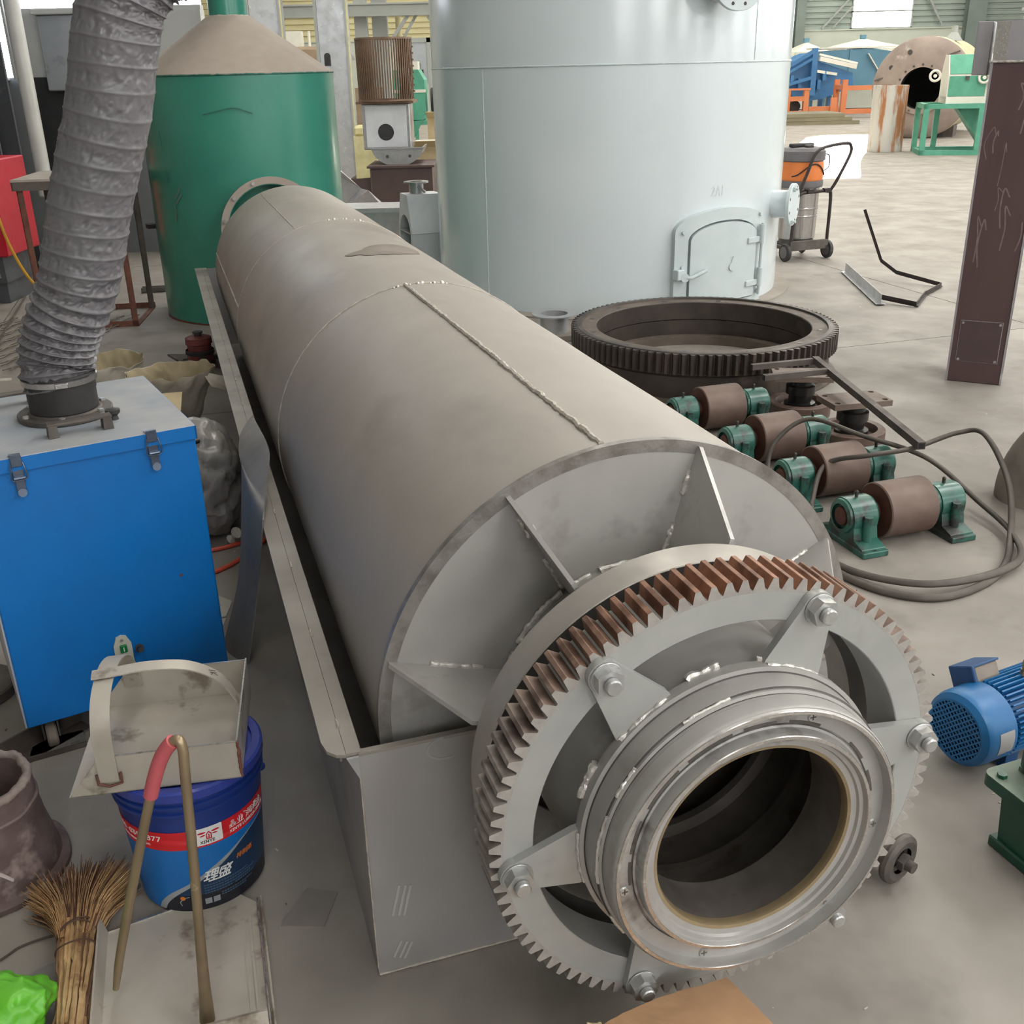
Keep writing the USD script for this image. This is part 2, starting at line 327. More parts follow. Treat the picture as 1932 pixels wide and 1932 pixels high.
M('machine_white', (214, 212, 200), (202, 200, 188), 0.4, 0, 3)
M('machine_blue', (56, 112, 160), (46, 98, 146), 0.45, 0, 1.5)
M('machine_blue_pale', (86, 128, 148), (76, 118, 138), 0.5, 0, 1)
M('machine_orange', (196, 118, 76), (182, 104, 64), 0.45, 0, 2)
M('tarp', (222, 222, 208), (206, 206, 192), 0.6, 0, 1.2)
M('plate_stack', (128, 122, 104), (108, 104, 88), 0.6, 0.1, 1)
M('wall_sheet', (150, 160, 152), (138, 148, 140), 0.5, 0, 0.6)
M('wall_sheet_yellow', (196, 188, 148), (184, 176, 138), 0.5, 0, 0.6)
M('parapet', (186, 190, 178), (174, 178, 166), 0.7, 0, 0.5)
M('steel_column', (112, 122, 116), (100, 110, 104), 0.5, 0, 1)
M('beam_grey', (152, 156, 152), (140, 144, 140), 0.5, 0, 1)
M('ceiling', (206, 204, 196), (196, 194, 186), 0.8, 0, 1)
M('cage_brown', (120, 98, 80), (98, 78, 64), 0.45, 0.4, 5)
M('brown_primer', (78, 62, 58), (66, 52, 50), 0.5, 0.1, 3)
M('stainless', (190, 188, 190), (166, 164, 166), 0.3, 0.75, 3, (210, 209, 210), (0.6, 0.7), 3)
M('stainless_matt', (206, 207, 210), (188, 190, 194), 0.5, 0.3, 3)
M('wire', (92, 84, 76), None, 0.6, 0.3)
M('mesh_wire', (122, 112, 100), None, 0.6, 0.3)
M('white_plastic', (222, 220, 210), None, 0.4)
M('yellow_paint', (200, 192, 146), None, 0.5)
M('brown_box', (150, 132, 110), (138, 120, 98), 0.8)
M('jack_red', (118, 52, 50), (92, 44, 44), 0.5, 0, 10, (44, 40, 40), (0.52, 0.6), 9)
M('logo_red', (196, 28, 44), None, 0.5)
glow('lit_pane', (236, 244, 255), 3.2)
glow('day_pane', (246, 246, 244), 7.0)
glow('day_pane_shaded', (246, 245, 245), 7.0)
usdkit.material(stage, '/World/Looks/window_glass', {'t': ('transparent_bsdf', {'color': (0.96, 0.97, 0.96)}), 'g': ('glossy_bsdf', {'color': (0.9, 0.9, 0.9), 'roughness': 0.05}), 'f': ('fresnel', {'IOR': 1.45}), 'm': ('mix_closure', {})},
                [('f.fac', 'm.fac'), ('t.BSDF', 'm.closure1'), ('g.BSDF', 'm.closure2')], surface='m.closure')

# ------------------------------------------------------------------ the hall
# floor: cast slabs with open joints, laid square with the girders of the hall
JO, JA, JS = np.array([3.405, 6.6]), -73.6, (4.9, 6.5)             # a joint crossing, the joint's heading, slab size
fl = struct('floor', bx(-14, 24, -8, 50, -0.12, -0.012), 'joint')
_ca, _sa = math.cos(math.radians(JA)), math.sin(math.radians(JA))
_ext = sbox(-14, -8, 24, 50)
for i in range(-9, 9):
    for j in range(-12, 12):
        g = 0.004
        q = [(i * JS[0] + g, j * JS[1] + g), ((i + 1) * JS[0] - g, j * JS[1] + g), ((i + 1) * JS[0] - g, (j + 1) * JS[1] - g), (i * JS[0] + g, (j + 1) * JS[1] - g)]
        p = Polygon([(JO[0] + x * _ca - y * _sa, JO[1] + x * _sa + y * _ca) for x, y in q]).intersection(_ext)
        if p.area > 0.05 and p.geom_type == 'Polygon': part(fl, 'slab', ext(p, 0.012, -0.012), 'concrete', False)
_rg = np.random.default_rng(5)
def chips(n, x0, x1, y0, y1, s0, s1):
    L = []
    for k in range(n):
        s = _rg.uniform(s0, s1); L.append(T(bx(-s, s, -s * _rg.uniform(0.15, 0.6), s * 0.3, 0, 0.0015), (_rg.uniform(x0, x1), _rg.uniform(y0, y1), 0.0), rz=_rg.uniform(0, 180)))
    return cat(L)
part(fl, 'grit', chips(150, -1.6, 1.9, 1.2, 4.5, 0.0012, 0.005), 'joint', False, kind='stuff')
part(fl, 'metal_chips', chips(150, -1.2, 2.4, 1.2, 5.5, 0.0015, 0.008), 'paper', False, kind='stuff')
part(fl, 'metal_chips', chips(60, -3, 4, 5.5, 12, 0.004, 0.014), 'paper', False, kind='stuff')
struct('ceiling', bx(-14, 24, -8, 50, CEIL, CEIL + 0.15), 'ceiling')
struct('wall_right', bx(24, 24.2, -8, 50, 0, CEIL), 'wall_pale')
wf_ = None
for i in range(7):
    y0 = -5.0 + 6.2 * i
    w_ = struct(f'window_{4 + i}', cat(bx(23.88, 23.99, y0 - 0.1, y0 + 3.3, 2.3, 2.4), bx(23.88, 23.99, y0 - 0.1, y0 + 3.3, 6.0, 6.1), bx(23.88, 23.99, y0 - 0.1, y0, 2.4, 6.0), bx(23.88, 23.99, y0 + 3.2, y0 + 3.3, 2.4, 6.0)), 'beam_grey')
    part(w_, 'pane', bx(23.93, 23.95, y0, y0 + 3.2, 2.4, 6.0), 'day_pane', False)
for i in range(4):
    x0 = 0.5 + 6.0 * i
    w_ = struct(f'window_{11 + i}', cat(bx(x0 - 0.1, x0 + 2.9, -7.99, -7.88, 2.3, 2.4), bx(x0 - 0.1, x0 + 2.9, -7.99, -7.88, 6.0, 6.1), bx(x0 - 0.1, x0, -7.99, -7.88, 2.4, 6.0), bx(x0 + 2.8, x0 + 2.9, -7.99, -7.88, 2.4, 6.0)), 'beam_grey')
    part(w_, 'pane', bx(x0, x0 + 2.8, -7.95, -7.93, 2.4, 6.0), 'day_pane_shaded', False)
struct('wall_left', bx(-14.2, -14, -8, 50, 0, CEIL), 'wall_pale')
struct('wall_front', bx(-14, 24, -8.2, -8, 0, CEIL), 'wall_pale')
# back wall: low parapet, ribbed sheeting above it, one tall window
YW = 44.0
def ribbed(x0, x1, z0, z1, y, pitch=0.2, d=0.05):
    n = max(int(round((z1 - z0) / pitch)), 1); p = (z1 - z0) / n; pts = []
    for k in range(n):
        z = z0 + k * p; pts += [(y, z), (y, z + 0.55 * p), (y + d, z + 0.65 * p), (y + d, z + 0.9 * p)]
    pts += [(y, z1), (y + 0.1, z1), (y + 0.1, z0)]
    return ext_x(Polygon(pts), x0, x1)
WX0, WX1, WZ0, WZ1 = 13.45, 15.8, 2.72, 4.75
wb = struct('wall_back', bx(-14, 24, YW, YW + 0.3, 0, 2.68), 'parapet')
part(wb, 'coping', bx(-14, 24, YW - 0.05, YW + 0.3, 2.68, 2.72), 'parapet')
part(wb, 'cladding', ribbed(-14, 0.5, 2.72, CEIL, YW + 0.1), 'wall_sheet_yellow', False)
part(wb, 'cladding', ribbed(0.5, WX0, 2.72, CEIL, YW + 0.1), 'wall_sheet', False)
part(wb, 'cladding', ribbed(WX1, 24, 2.72, CEIL, YW + 0.1), 'wall_sheet', False)
part(wb, 'cladding', ribbed(WX0, WX1, WZ1, CEIL, YW + 0.1), 'wall_sheet', False)
w1 = struct('window_1', cat(bx(WX0, WX0 + 0.05, YW + 0.05, YW + 0.15, WZ0, WZ1), bx(WX1 - 0.05, WX1, YW + 0.05, YW + 0.15, WZ0, WZ1), bx(WX0, WX1, YW + 0.05, YW + 0.15, WZ0, WZ0 + 0.04),
            bx(WX0, WX1, YW + 0.05, YW + 0.15, 3.3, 3.34), bx(WX0, WX1, YW + 0.05, YW + 0.15, WZ1 - 0.05, WZ1)), 'beam_grey')
for z0, z1 in ((WZ0 + 0.04, 3.3), (3.34, WZ1 - 0.05)): part(w1, 'pane', bx(WX0 + 0.05, WX1 - 0.05, YW + 0.1, YW + 0.104, z0, z1), 'window_glass', False)
for i, (x0, x1) in enumerate(((11.2, 11.55), (17.7, 18.4), (-1.2, -0.9), (22.6, 23.2))):
    struct(f'trim_{i + 1}', cat(bx(x0, x1, YW - 0.5, YW - 0.47, 0, CEIL), bx(x0, x1, YW - 0.13, YW - 0.1, 0, CEIL), bx((x0 + x1) / 2 - 0.01, (x0 + x1) / 2 + 0.01, YW - 0.47, YW - 0.13, 0, CEIL)), 'steel_column', smooth=False)
struct('trim_5', cat(bar((12.3, YW - 0.1, 2.75), (13.4, YW - 0.1, 3.9), 0.07), bar((12.7, YW - 0.1, 2.75), (13.4, YW - 0.1, 3.5), 0.05), bar((16.0, YW - 0.1, 4.2), (16.9, YW - 0.1, 2.8), 0.07)), 'beam_grey')
# steelwork seen between the lift ducts and the pale tank (about 30 m off)
struct('trim_6', cat(bx(-7.5, -1.2, 30.0, 30.25, 2.97, 3.2), bx(-7.5, -1.2, 29.95, 30.3, 3.2, 3.24), bx(-7.5, -1.2, 29.95, 30.3, 2.93, 2.97)), 'beam_grey')
struct('trim_7', cat(bx(-3.85, -3.52, 30.32, 30.6, 0, CEIL), bx(-3.42, -3.02, 30.62, 30.9, 0, CEIL)), 'beam_grey')
struct('trim_8', cat(bar((-3.0, 30.1, 2.2), (-2.4, 30.1, 2.95), 0.09), bar((-2.7, 30.2, 2.2), (-2.2, 30.2, 2.95), 0.07), bar((-1.9, 30.1, 2.9), (-1.3, 30.1, 2.2), 0.08), bar((-4.5, 30.1, 2.9), (-3.9, 30.1, 1.9), 0.07)), 'beam_grey')
struct('trim_9', lathe([(0.0, 0), (0.085, 0), (0.085, 2.93), (0, 2.93)], 20), 'wall_sheet_yellow')
UsdGeom.Xformable(stage.GetPrimAtPath('/World/trim_9')).AddTranslateOp().Set(Gf.Vec3d(-2.72, 30.7, 0))
# partition wall on the left, about 10 m off, ending behind the green tank
wp = struct('wall_partition', bx(-14, -2.75, 10.6, 10.75, 0, 1.62), 'wall_grey')
part(wp, 'upper_panel', bx(-14, -2.75, 10.6, 10.75, 1.62, 2.16), 'wall_pale')
part(wp, 'dark_strip', bx(-4.43, -4.05, 10.585, 10.6, 0.62, 1.62), 'black_gap')
part(wp, 'upper_panel', bx(-14, -2.75, 10.6, 10.75, 3.4, CEIL), 'wall_pale')
part(wp, 'zinc_panel', bx(-4.22, -3.2, 10.5, 10.58, 1.5, 2.14, 0.01), 'panel_zinc')
part(wp, 'panel_ledge', bx(-4.24, -3.2, 10.44, 10.58, 2.14, 2.19, 0.008), 'wall_pale')
part(wp, 'panel_foot', bx(-4.02, -3.2, 10.48, 10.58, 1.46, 1.5), 'rust_frame')
w2 = struct('window_2', bx(-14, -2.75, 10.62, 10.73, 2.16, 2.2), 'wall_pale')
part(w2, 'blank_panel', bx(-14, -4.5, 10.655, 10.685, 2.2, 3.4), 'wall_pale', False); part(w2, 'pane', bx(-4.5, -2.75, 10.66, 10.68, 2.2, 3.4), 'lit_pane', False)
w3 = struct('window_3', cat(bx(-4.62, -4.6, 10.5, 10.6, 1.6, 3.4), bx(-4.52, -4.5, 10.5, 10.6, 1.6, 3.4)), 'wall_pale')
part(w3, 'pane', bx(-4.6, -4.52, 10.55, 10.56, 1.62, 3.4), 'lit_pane', False)
col = struct('trim_10', cat(bx(-4.62, -4.12, 9.05, 9.08, 0, 3.6), bx(-4.62, -4.12, 9.42, 9.45, 0, 3.6), bx(-4.38, -4.36, 9.08, 9.42, 0, 3.6), bx(-4.72, -4.05, 8.95, 9.55, 0, 0.02)), 'dark_column', smooth=False)
struct('trim_11', T(lathe([(0.065, 0.0), (0.072, 0.01), (0.072, 0.14), (0.065, 0.15), (0.065, 3.3), (0.06, 3.3), (0.06, 0.0), (0.065, 0.0)], 28), (-4.16, 9.9, 0.62)), 'white_pvc')

# ------------------------------------------------------------------ the drum and its trough (local: x across, y back along the axle, axle 0.516 up)
AXZ, MR, MP = 0.516, 17.475, (0.3277, 1.3493, 0.0)
def up(m): return T(m, (0, 0, AXZ))
def at(r, deg, s): return np.array([r * math.cos(math.radians(deg)), s, r * math.sin(math.radians(deg)) + AXZ])
dr = thing('rotary_drum', 'long dusty grey steel cylinder with a geared open neck, lying in the trough', 'rotary drum', MP, MR)
S0, S1, RD = 0.384, 5.30, 0.4798
prof = [(RD - 0.008, S0 + 0.004)] + [(RD + 0.0006 * math.sin(9.1 * s), s) for s in np.linspace(S0, S1, 60)] + [(RD - 0.01, S1), (0, S1), (0, S1 - 0.01), (RD - 0.008, S1 - 0.01), (RD - 0.008, S0 + 0.004)]
part(dr, 'shell', up(lathe(prof, 160, axis='y')), 'dusty_steel', 40)
part(dr, 'end_plate', up(lathe([(0.245, S0 - 0.001), (RD + 0.003, S0 - 0.001), (RD + 0.003, S0 + 0.007), (0.245, S0 + 0.007), (0.245, S0 - 0.001)], 160, axis='y')), 'end_steel', 30)
part(dr, 'ground_rim', up(lathe([(RD - 0.02, S0 - 0.002), (RD + 0.0035, S0 - 0.003), (RD + 0.0035, S0 + 0.012), (RD, S0 + 0.012)], 200, axis='y')), 'ground_edge', 30)
for s in (1.985, 3.63): part(dr, 'ring_weld', cat(tube([at(RD + 0.0005, a, s + 0.0015 * math.sin(a * 0.9)) for a in np.linspace(-20, 200, 220)], 0.0028, 6)), 'weld_dusty')
part(dr, 'seam_weld', bead([at(RD + 0.001, 96 - 0.3 * (s > 1), s) for s in np.linspace(0.405, 1.97, 300)], 0.0062, 1), 'weld_dusty')
part(dr, 'seam_weld', bead([at(RD + 0.001, 165, s) for s in np.linspace(3.65, 5.28, 160)], 0.004, 2), 'weld_dusty')
part(dr, 'seam_weld', bead([at(RD, 111.5, s) for s in np.linspace(3.66, 5.2, 160)], 0.0025, 3), 'weld_dusty')
for s, a0 in ((1.978, 100), (3.62, 95)):
    part(dr, 'weld_spatter', cat([T(trimesh.creation.icosphere(1, 0.0035 + 0.002 * (k % 3)), at(RD + 0.001, a0 - 2.3 * k + 0.8 * (k % 2), s + 0.003 * ((k * 7) % 3))) for k in range(10)]), 'weld')
# wet stain: a thin film lying on the curved top of the shell
st = Polygon([(-0.11, 0.07), (-0.075, 0.085), (-0.04, 0.10), (-0.03, 0.125), (0.0, 0.165), (0.05, 0.20), (0.10, 0.23), (0.16, 0.25), (0.19, 0.22), (0.17, 0.10), (0.12, 0.02), (0.06, -0.035), (0.02, -0.045), (0.0, -0.03), (-0.03, -0.035), (-0.05, -0.02), (-0.06, 0.02), (-0.09, 0.03)]).buffer(0.012).buffer(-0.006)
m_ = ext(st, 0.0008); v_, f_ = trimesh.remesh.subdivide_to_size(m_.vertices, m_.faces, 0.03)
a_ = np.radians(90) - v_[:, 0] / RD
part(dr, 'damp_patch', trimesh.Trimesh(np.c_[(RD + 0.0008 + v_[:, 2]) * np.cos(a_), 2.62 + v_[:, 1], AXZ + (RD + 0.0008 + v_[:, 2]) * np.sin(a_)], f_, process=False), 'dust_brown')
for k in range(8):                                                   # gussets from rim to tyre
    a = 29.5 + 45 * k - 0.4
    sg_ = 0.335 if 195 < a % 360 < 345 else 0.2
    g = ext_y(Polygon([(0.25, S0), (RD - 0.004, S0), (RD - 0.004, S0 - 0.008), (0.372, sg_), (0.25, sg_ - 0.005)]), -0.004, 0.004)   # x = radius, z = s
    v = g.vertices.copy(); ar = math.radians(a); x, w, s = v[:, 0], v[:, 1], v[:, 2]
    g.vertices = np.c_[x * math.cos(ar) - w * math.sin(ar), s, x * math.sin(ar) + w * math.cos(ar) + AXZ]; g.fix_normals()
    gp = part(dr, 'gusset', g, 'end_steel', 20)
    ts = 0.006
    def off(r, side): return at(r, a, S0 - 0.003) + np.array([-math.sin(ar), 0, math.cos(ar)]) * side * ts
    for r0, r1, sd in ((0.26, 0.33, 1), (0.385, 0.43, 1), (0.30, 0.40, -1)):
        part(gp, 'weld', bead([off(r, sd) for r in np.linspace(r0, r1, 26)], 0.0048, k * 3 + (sd > 0)), 'weld')
neck = [(0.25, S0), (0.25, -0.004), (0.257, -0.005), (0.257, -0.024), (0.248, -0.026), (0.248, -0.064), (0.2445, -0.066), (0.2445, -0.07), (0.2395, -0.072), (0.2395, -0.078), (0.2405, -0.08), (0.2405, -0.103), (0.2385, -0.108)]
part(dr, 'neck', up(lathe(neck + [(0.238, -0.1085), (0.238, 0.0), (0.243, 0.0), (0.243, S0)], 160, axis='y')), 'end_steel', 25)
for p_ in ([(0.2478, -0.0645), (0.2452, -0.0665)], [(0.2515, -0.0250), (0.2483, -0.0264)], [(0.2403, -0.0718), (0.2403, -0.0730)]): part(dr, 'joint_gap', up(lathe(p_, 160, axis='y')), 'dark_steel')
for a0, a1 in ((84, 104), (108, 117), (122, 150), (154, 163), (50, 72)): part(dr, 'neck_weld', bead([at(0.2525, a, S0 - 0.006) for a in np.linspace(a0, a1, 60)], 0.0055, int(a0)), 'weld')
for a0, a1 in ((62, 82), (96, 108), (118, 130), (150, 163), (186, 197), (5, 16), (240, 252)): part(dr, 'collar_weld', bead([at(0.2575, a, -0.002) for a in np.linspace(a0, a1, 40)], 0.0065, int(a0) + 400), 'weld')
for a0, a1 in ((100, 118), (140, 152), (160, 188), (205, 216)): part(dr, 'collar_weld', bead([at(0.2465, a, -0.068) for a in np.linspace(a0, a1, 30)], 0.003, int(a0) + 200), 'weld')
lip = part(dr, 'seal_ring', up(lathe([(0.238, -0.107), (0.2345, -0.112), (0.2295, -0.1125), (0.2285, -0.108), (0.2275, -0.094), (0.2035, -0.093), (0.2035, -0.086), (0.2, -0.086), (0.2, -0.093), (0.1965, -0.094), (0.1955, -0.106), (0.193, -0.1125),
                                        (0.187, -0.1125), (0.1845, -0.1045), (0.1785, -0.1035), (0.1765, -0.0985), (0.1665, -0.097)], 200, axis='y')), 'machined', 25)
part(lip, 'bright_lip', up(lathe([(0.2352, -0.1115), (0.2345, -0.1132), (0.2298, -0.1136), (0.2292, -0.112)], 200, axis='y')), 'bright_edge')
part(lip, 'bright_lip', up(lathe([(0.1935, -0.1118), (0.1925, -0.1134), (0.1878, -0.1136), (0.187, -0.112)], 200, axis='y')), 'bright_edge')
for a0, a1 in ((62, 78), (84, 99), (104, 125), (130, 150), (156, 172), (176, 188), (30, 42), (10, 22), (250, 262), (266, 276)):
    part(lip, 'slot', up(lathe([(0.2035, -0.0936), (0.2078, -0.0940), (0.2078, -0.092)], 24, a0, a1, axis='y')), 'bore_black')
for a in (68, 190, -8, 128, 250, 310):
    sc = part(lip, 'screw', along(cat(lathe([(0, 0.003), (0.007, 0.003), (0.0085, 0.001), (0.0085, -0.001), (0, -0.001)], 24)), at(0.2165, a, -0.0930), (0, -1, 0)), 'bolt_steel')
    part(sc, 'cross_slot', along(cat(bx(-0.005, 0.005, -0.001, 0.001, 0.0028, 0.0034), bx(-0.001, 0.001, -0.005, 0.005, 0.0028, 0.0034)), at(0.2165, a, -0.0930), (0, -1, 0)), 'bore_black')
part(dr, 'bush', up(lathe([(0.1675, -0.0975), (0.1625, -0.096), (0.1605, -0.09), (0.1605, -0.080), (0.17, -0.080)], 160, axis='y')), 'bronze')
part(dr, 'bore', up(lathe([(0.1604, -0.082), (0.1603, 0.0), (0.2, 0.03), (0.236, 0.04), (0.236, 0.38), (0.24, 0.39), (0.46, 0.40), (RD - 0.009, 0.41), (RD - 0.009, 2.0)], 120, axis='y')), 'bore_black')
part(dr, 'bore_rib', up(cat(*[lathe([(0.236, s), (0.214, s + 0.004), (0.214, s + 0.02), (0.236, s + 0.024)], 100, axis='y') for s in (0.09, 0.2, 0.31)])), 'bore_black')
# tyre ring
ty = part(dr, 'tyre', up(lathe([(0.318, 0.1268), (0.3635, 0.1268), (0.365, 0.1285), (0.365, 0.1915), (0.3635, 0.193), (0.318, 0.193), (0.318, 0.1268)], 200, axis='y')), 'tyre_steel', 25)
part(ty, 'front_face', up(lathe([(0.3185, 0.1262), (0.3632, 0.1262), (0.3632, 0.1268)], 160, axis='y')), 'dark_steel')
for k in range(6):
    a = math.radians(97 - 60 * k)
    b_ = bx(0.246, 0.32, -0.035, 0.035, 0, 0.05); v = b_.vertices; b_.vertices = np.c_[v[:, 0] * math.cos(a) - v[:, 1] * math.sin(a), v[:, 2] + 0.135, v[:, 0] * math.sin(a) + v[:, 1] * math.cos(a) + AXZ]; b_.fix_normals()
    sp = part(dr, 'tyre_spacer', b_, 'end_steel')
    part(sp, 'weld', bead([at(0.2525, math.degrees(a) + d, 0.131) for d in np.linspace(-9, 9, 30)], 0.005, k + 70), 'weld')
# girth gear: 96 teeth
RI, RR, RT, NT = 0.3221, 0.3735, 0.3925, 96
gr = part(dr, 'gear_ring', up(lathe([(RI, 0.0015), (RI + 0.0015, 0.0), (RR, 0.0), (RR, 0.082), (RI, 0.082), (RI, 0.0015)], 288, axis='y')), 'grey_primer', 25)
ph = math.radians(9.8 - 3.75 * 2); w = 2 * PI / NT
def tooth(a):
    q = [(RR - 0.004, a - 0.47 * w), (RR + 0.001, a - 0.41 * w), (RR + 0.010, a - 0.28 * w), (RT - 0.001, a - 0.17 * w), (RT, a - 0.14 * w), (RT, a + 0.14 * w), (RT - 0.001, a + 0.17 * w), (RR + 0.010, a + 0.28 * w), (RR + 0.001, a + 0.41 * w), (RR - 0.004, a + 0.47 * w)]
    return up(ext_y(Polygon([(r * math.cos(t), r * math.sin(t)) for r, t in q]), -0.0002, 0.0822))
for k in range(NT): part(gr, 'tooth', tooth(ph + k * w), 'tooth_steel', False)
# six lugs, each with its bolt and nut
def lug():
    c_ = Point(0.355, 0).buffer(0.027, 24); base = Polygon([(0.247, -0.052), (0.247, 0.052), (0.258, 0.052), (0.362, 0.025), (0.362, -0.025), (0.258, -0.052)])
    return unary_union([c_, base])
for k in range(6):
    a = 127.0 - 60 * k if k else 127.0
    a = [127.0, 68.5, 8.0, -52.5, -113.5, -174.0][k]
    lp = part(dr, 'lug', up(ext_y(affinity.rotate(lug(), a, origin=(0, 0)), -0.014, -0.0005)), 'grey_primer', 20)
    c0 = at(0.355, a, -0.0145)
    nb = part(lp, 'washer', along(cylz(0.025, 0, 0.003, 28, 0.0008), c0, (0, -1, 0)), 'bolt_steel')
    part(lp, 'nut', along(T(hexnut(0.0225, 0.017), rz=17 * k), c0 + [0, -0.003, 0], (0, -1, 0)), 'bolt_steel', 20)
    part(lp, 'bolt', along(cylz(0.0125, 0, 0.012, 24, 0.002), c0 + [0, -0.020, 0], (0, -1, 0)), 'bolt_steel')
    part(lp, 'weld', bead([at(0.2545, a + d, -0.0165) for d in np.linspace(-11, 11, 40)], 0.0055, k + 90), 'weld')
# chalk figures on the end plate
def strokes(L, w): return unary_union([LineString(l).buffer(w / 2, 3) for l in L])
DIG = {'3': [[(0, 1.9), (0.6, 2), (0.9, 1.6), (0.4, 1.1), (0.9, 0.6), (0.5, 0), (0, 0.1)]], '8': [[(0.5, 2), (0.1, 1.6), (0.9, 0.6), (0.5, 0), (0.1, 0.5), (0.9, 1.6), (0.5, 2)]], '1': [[(0.4, 0), (0.4, 2)]],
       '6': [[(0.8, 2), (0.2, 1), (0.2, 0.3), (0.6, 0), (0.9, 0.5), (0.5, 0.9), (0.2, 0.6)]], '4': [[(0.7, 0), (0.7, 2), (0, 0.7), (1, 0.7)]], '2': [[(0, 1.6), (0.5, 2), (0.9, 1.5), (0, 0), (1, 0)]], '-': [[(0, 1), (1.6, 1.2)]],
       'A': [[(0, 0), (0.5, 2), (1, 0)], [(0.2, 0.8), (0.8, 0.8)]], 'I': [[(0.5, 0), (0.5, 2)]], 'K': [[(0, 0), (0, 2)], [(0.9, 2), (0, 1), (0.9, 0)]], 'X': [[(0, 0), (1, 2)], [(0, 2), (1, 0)]]}
def scrawl(t, s, w, gap=1.35): return unary_union([affinity.translate(affinity.scale(strokes(DIG[c], w / s), s, s, origin=(0, 0)), i * gap * s, 0) for i, c in enumerate(t)])
for t, (x, z) in (('38', (-0.405, 0.485)), ('-', (-0.41, 0.463)), ('16', (-0.375, 0.43)), ('34', (-0.325, 0.43))):
    part(dr, 'chalk_mark', ext_y(affinity.translate(affinity.rotate(scrawl(t, 0.011, 0.0013), -8, origin=(0, 0)), x, z), S0 - 0.0016, S0 - 0.001), 'end_steel' if t == '34' else 'weld_dusty')

tr = thing('trough', 'open rectangular steel trough on the floor holding the dusty drum, with flanged left edge', 'trough', MP, MR)
TW, TF, TB, TH = 0.531, 0.324, 5.55, 0.512
fw_ = sbox(-TW, 0.0, TW, TH).difference(Point(0, AXZ).buffer(0.285, 40))
part(tr, 'front_wall', ext_y(fw_, TF, TF + 0.006), 'trough_steel', 20)
for x0, x1 in ((-TW, -0.285), (0.285, TW)): part(tr, 'front_lip', bx(x0, x1, TF - 0.001, TF + 0.013, TH - 0.003, TH + 0.003), 'trough_dull')
part(tr, 'back_wall', bx(-TW, TW, TB - 0.006, TB, 0, TH), 'trough_steel')
for s in (-1, 1): part(tr, 'side_wall', bx(*sorted((s * TW, s * (TW - 0.006))), TF + 0.006, TB - 0.006, 0, TH), 'trough_steel')
part(tr, 'bottom_plate', bx(-TW + 0.006, TW - 0.006, TF + 0.006, TB - 0.006, 0.0, 0.034), 'trough_dull')
for s in (-1, 1):
    fo = Polygon([(0.552, TF + 0.004), (0.583, TF + 0.03), (0.59, TF + 0.05), (0.59, TB), (0.552, TB)]) if s > 0 else Polygon([(-0.552, TF - 0.002), (-0.568, TF + 0.004), (-0.582, TF + 0.02), (-0.588, TF + 0.05), (-0.594, TB), (-0.552, TB)])
    part(tr, 'flange', ext(fo, 0.006, TH), 'trough_dull', 20)
    x0, x1 = sorted((s * 0.525, s * 0.5512)); part(tr, 'inner_strip', bx(x0, x1, TF + 0.002, TB, TH - 0.001, TH + 0.0055), 'trough_dull')
    part(tr, 'flange_leg', bx(*sorted((s * 0.557, s * 0.553)), TF + 0.06, TB, TH - 0.05, TH), 'trough_dull')
part(tr, 'tack_weld', cat([bead([(-0.5515 + 0.002 * math.sin(k), y + d, TH + 0.006) for d in np.linspace(-0.014, 0.014, 8)], 0.003, k) for k, y in enumerate(np.linspace(0.42, 5.3, 15))]), 'weld_dusty')
part(tr, 'corner_weld', cat(bead([(-0.531, TF - 0.001, z) for z in np.linspace(0.02, 0.5, 90)], 0.0018, 4), bead([(x, TF - 0.001, 0.004) for x in np.linspace(-0.53, 0.5, 120)], 0.0026, 5)), 'weld_dusty')
part(tr, 'corner_bracket', ext_y(Polygon([(-0.552, TH), (-0.531, TH), (-0.531, TH - 0.05)]), TF - 0.006, TF - 0.001), 'galvanized')
for x, z, s, r in ((-0.475, 0.17, 0.035, 76), (-0.48, 0.05, 0.02, 65)):
    part(tr, 'grinder_streak', cat([ext_y(affinity.rotate(sbox(x - 0.003 + d, z - s, x + 0.002 + d, z + s), r - 90, origin=(x, z)), TF - 0.0014, TF - 0.0009) for d in (-0.012, 0.0, 0.01)]), 'streak')
part(tr, 'arc_scratch', ext_y(LineString([(-0.375 + 0.035 * math.cos(math.radians(a)), 0.49 + 0.022 * math.sin(math.radians(a))) for a in range(100, 300, 10)]).buffer(0.0022), TF - 0.0014, TF - 0.0002), 'galvanized')

# curved sheet leaning on the trough's left flange
eR = spline([(-0.67, 1.587, 0.0), (-0.615, 1.54, 0.27), (-0.592, 1.35, 0.53), (-0.570, 1.46, 0.562), (-0.545, 1.61, 0.585), (-0.527, 1.785, 0.60), (-0.538, 2.18, 0.572)], 40)
eL = spline([(-0.731, 1.727, 0.0), (-0.655, 1.80, 0.20), (-0.609, 1.83, 0.50), (-0.605, 1.88, 0.525), (-0.603, 1.97, 0.530), (-0.585, 2.08, 0.552), (-0.5385, 2.185, 0.5735)], 40); gv = []
for h in range(40):
    for i in range(14):
        u = i / 13; p = eL[h] * (1 - u) + eR[h] * u; gv.append(p + np.array([-0.012, 0, 0]) * math.sin(PI * u) * (1 - h / 39))
gv = np.array(gv).reshape(40, 14, 3); q = []
for i in range(39):
    for j in range(13): q.append([i * 14 + j, i * 14 + j + 1, (i + 1) * 14 + j + 1, (i + 1) * 14 + j])
q = np.array(q); f1 = np.vstack([q[:, [0, 1, 2]], q[:, [0, 2, 3]]]); base = gv.reshape(-1, 3); n_ = len(base)
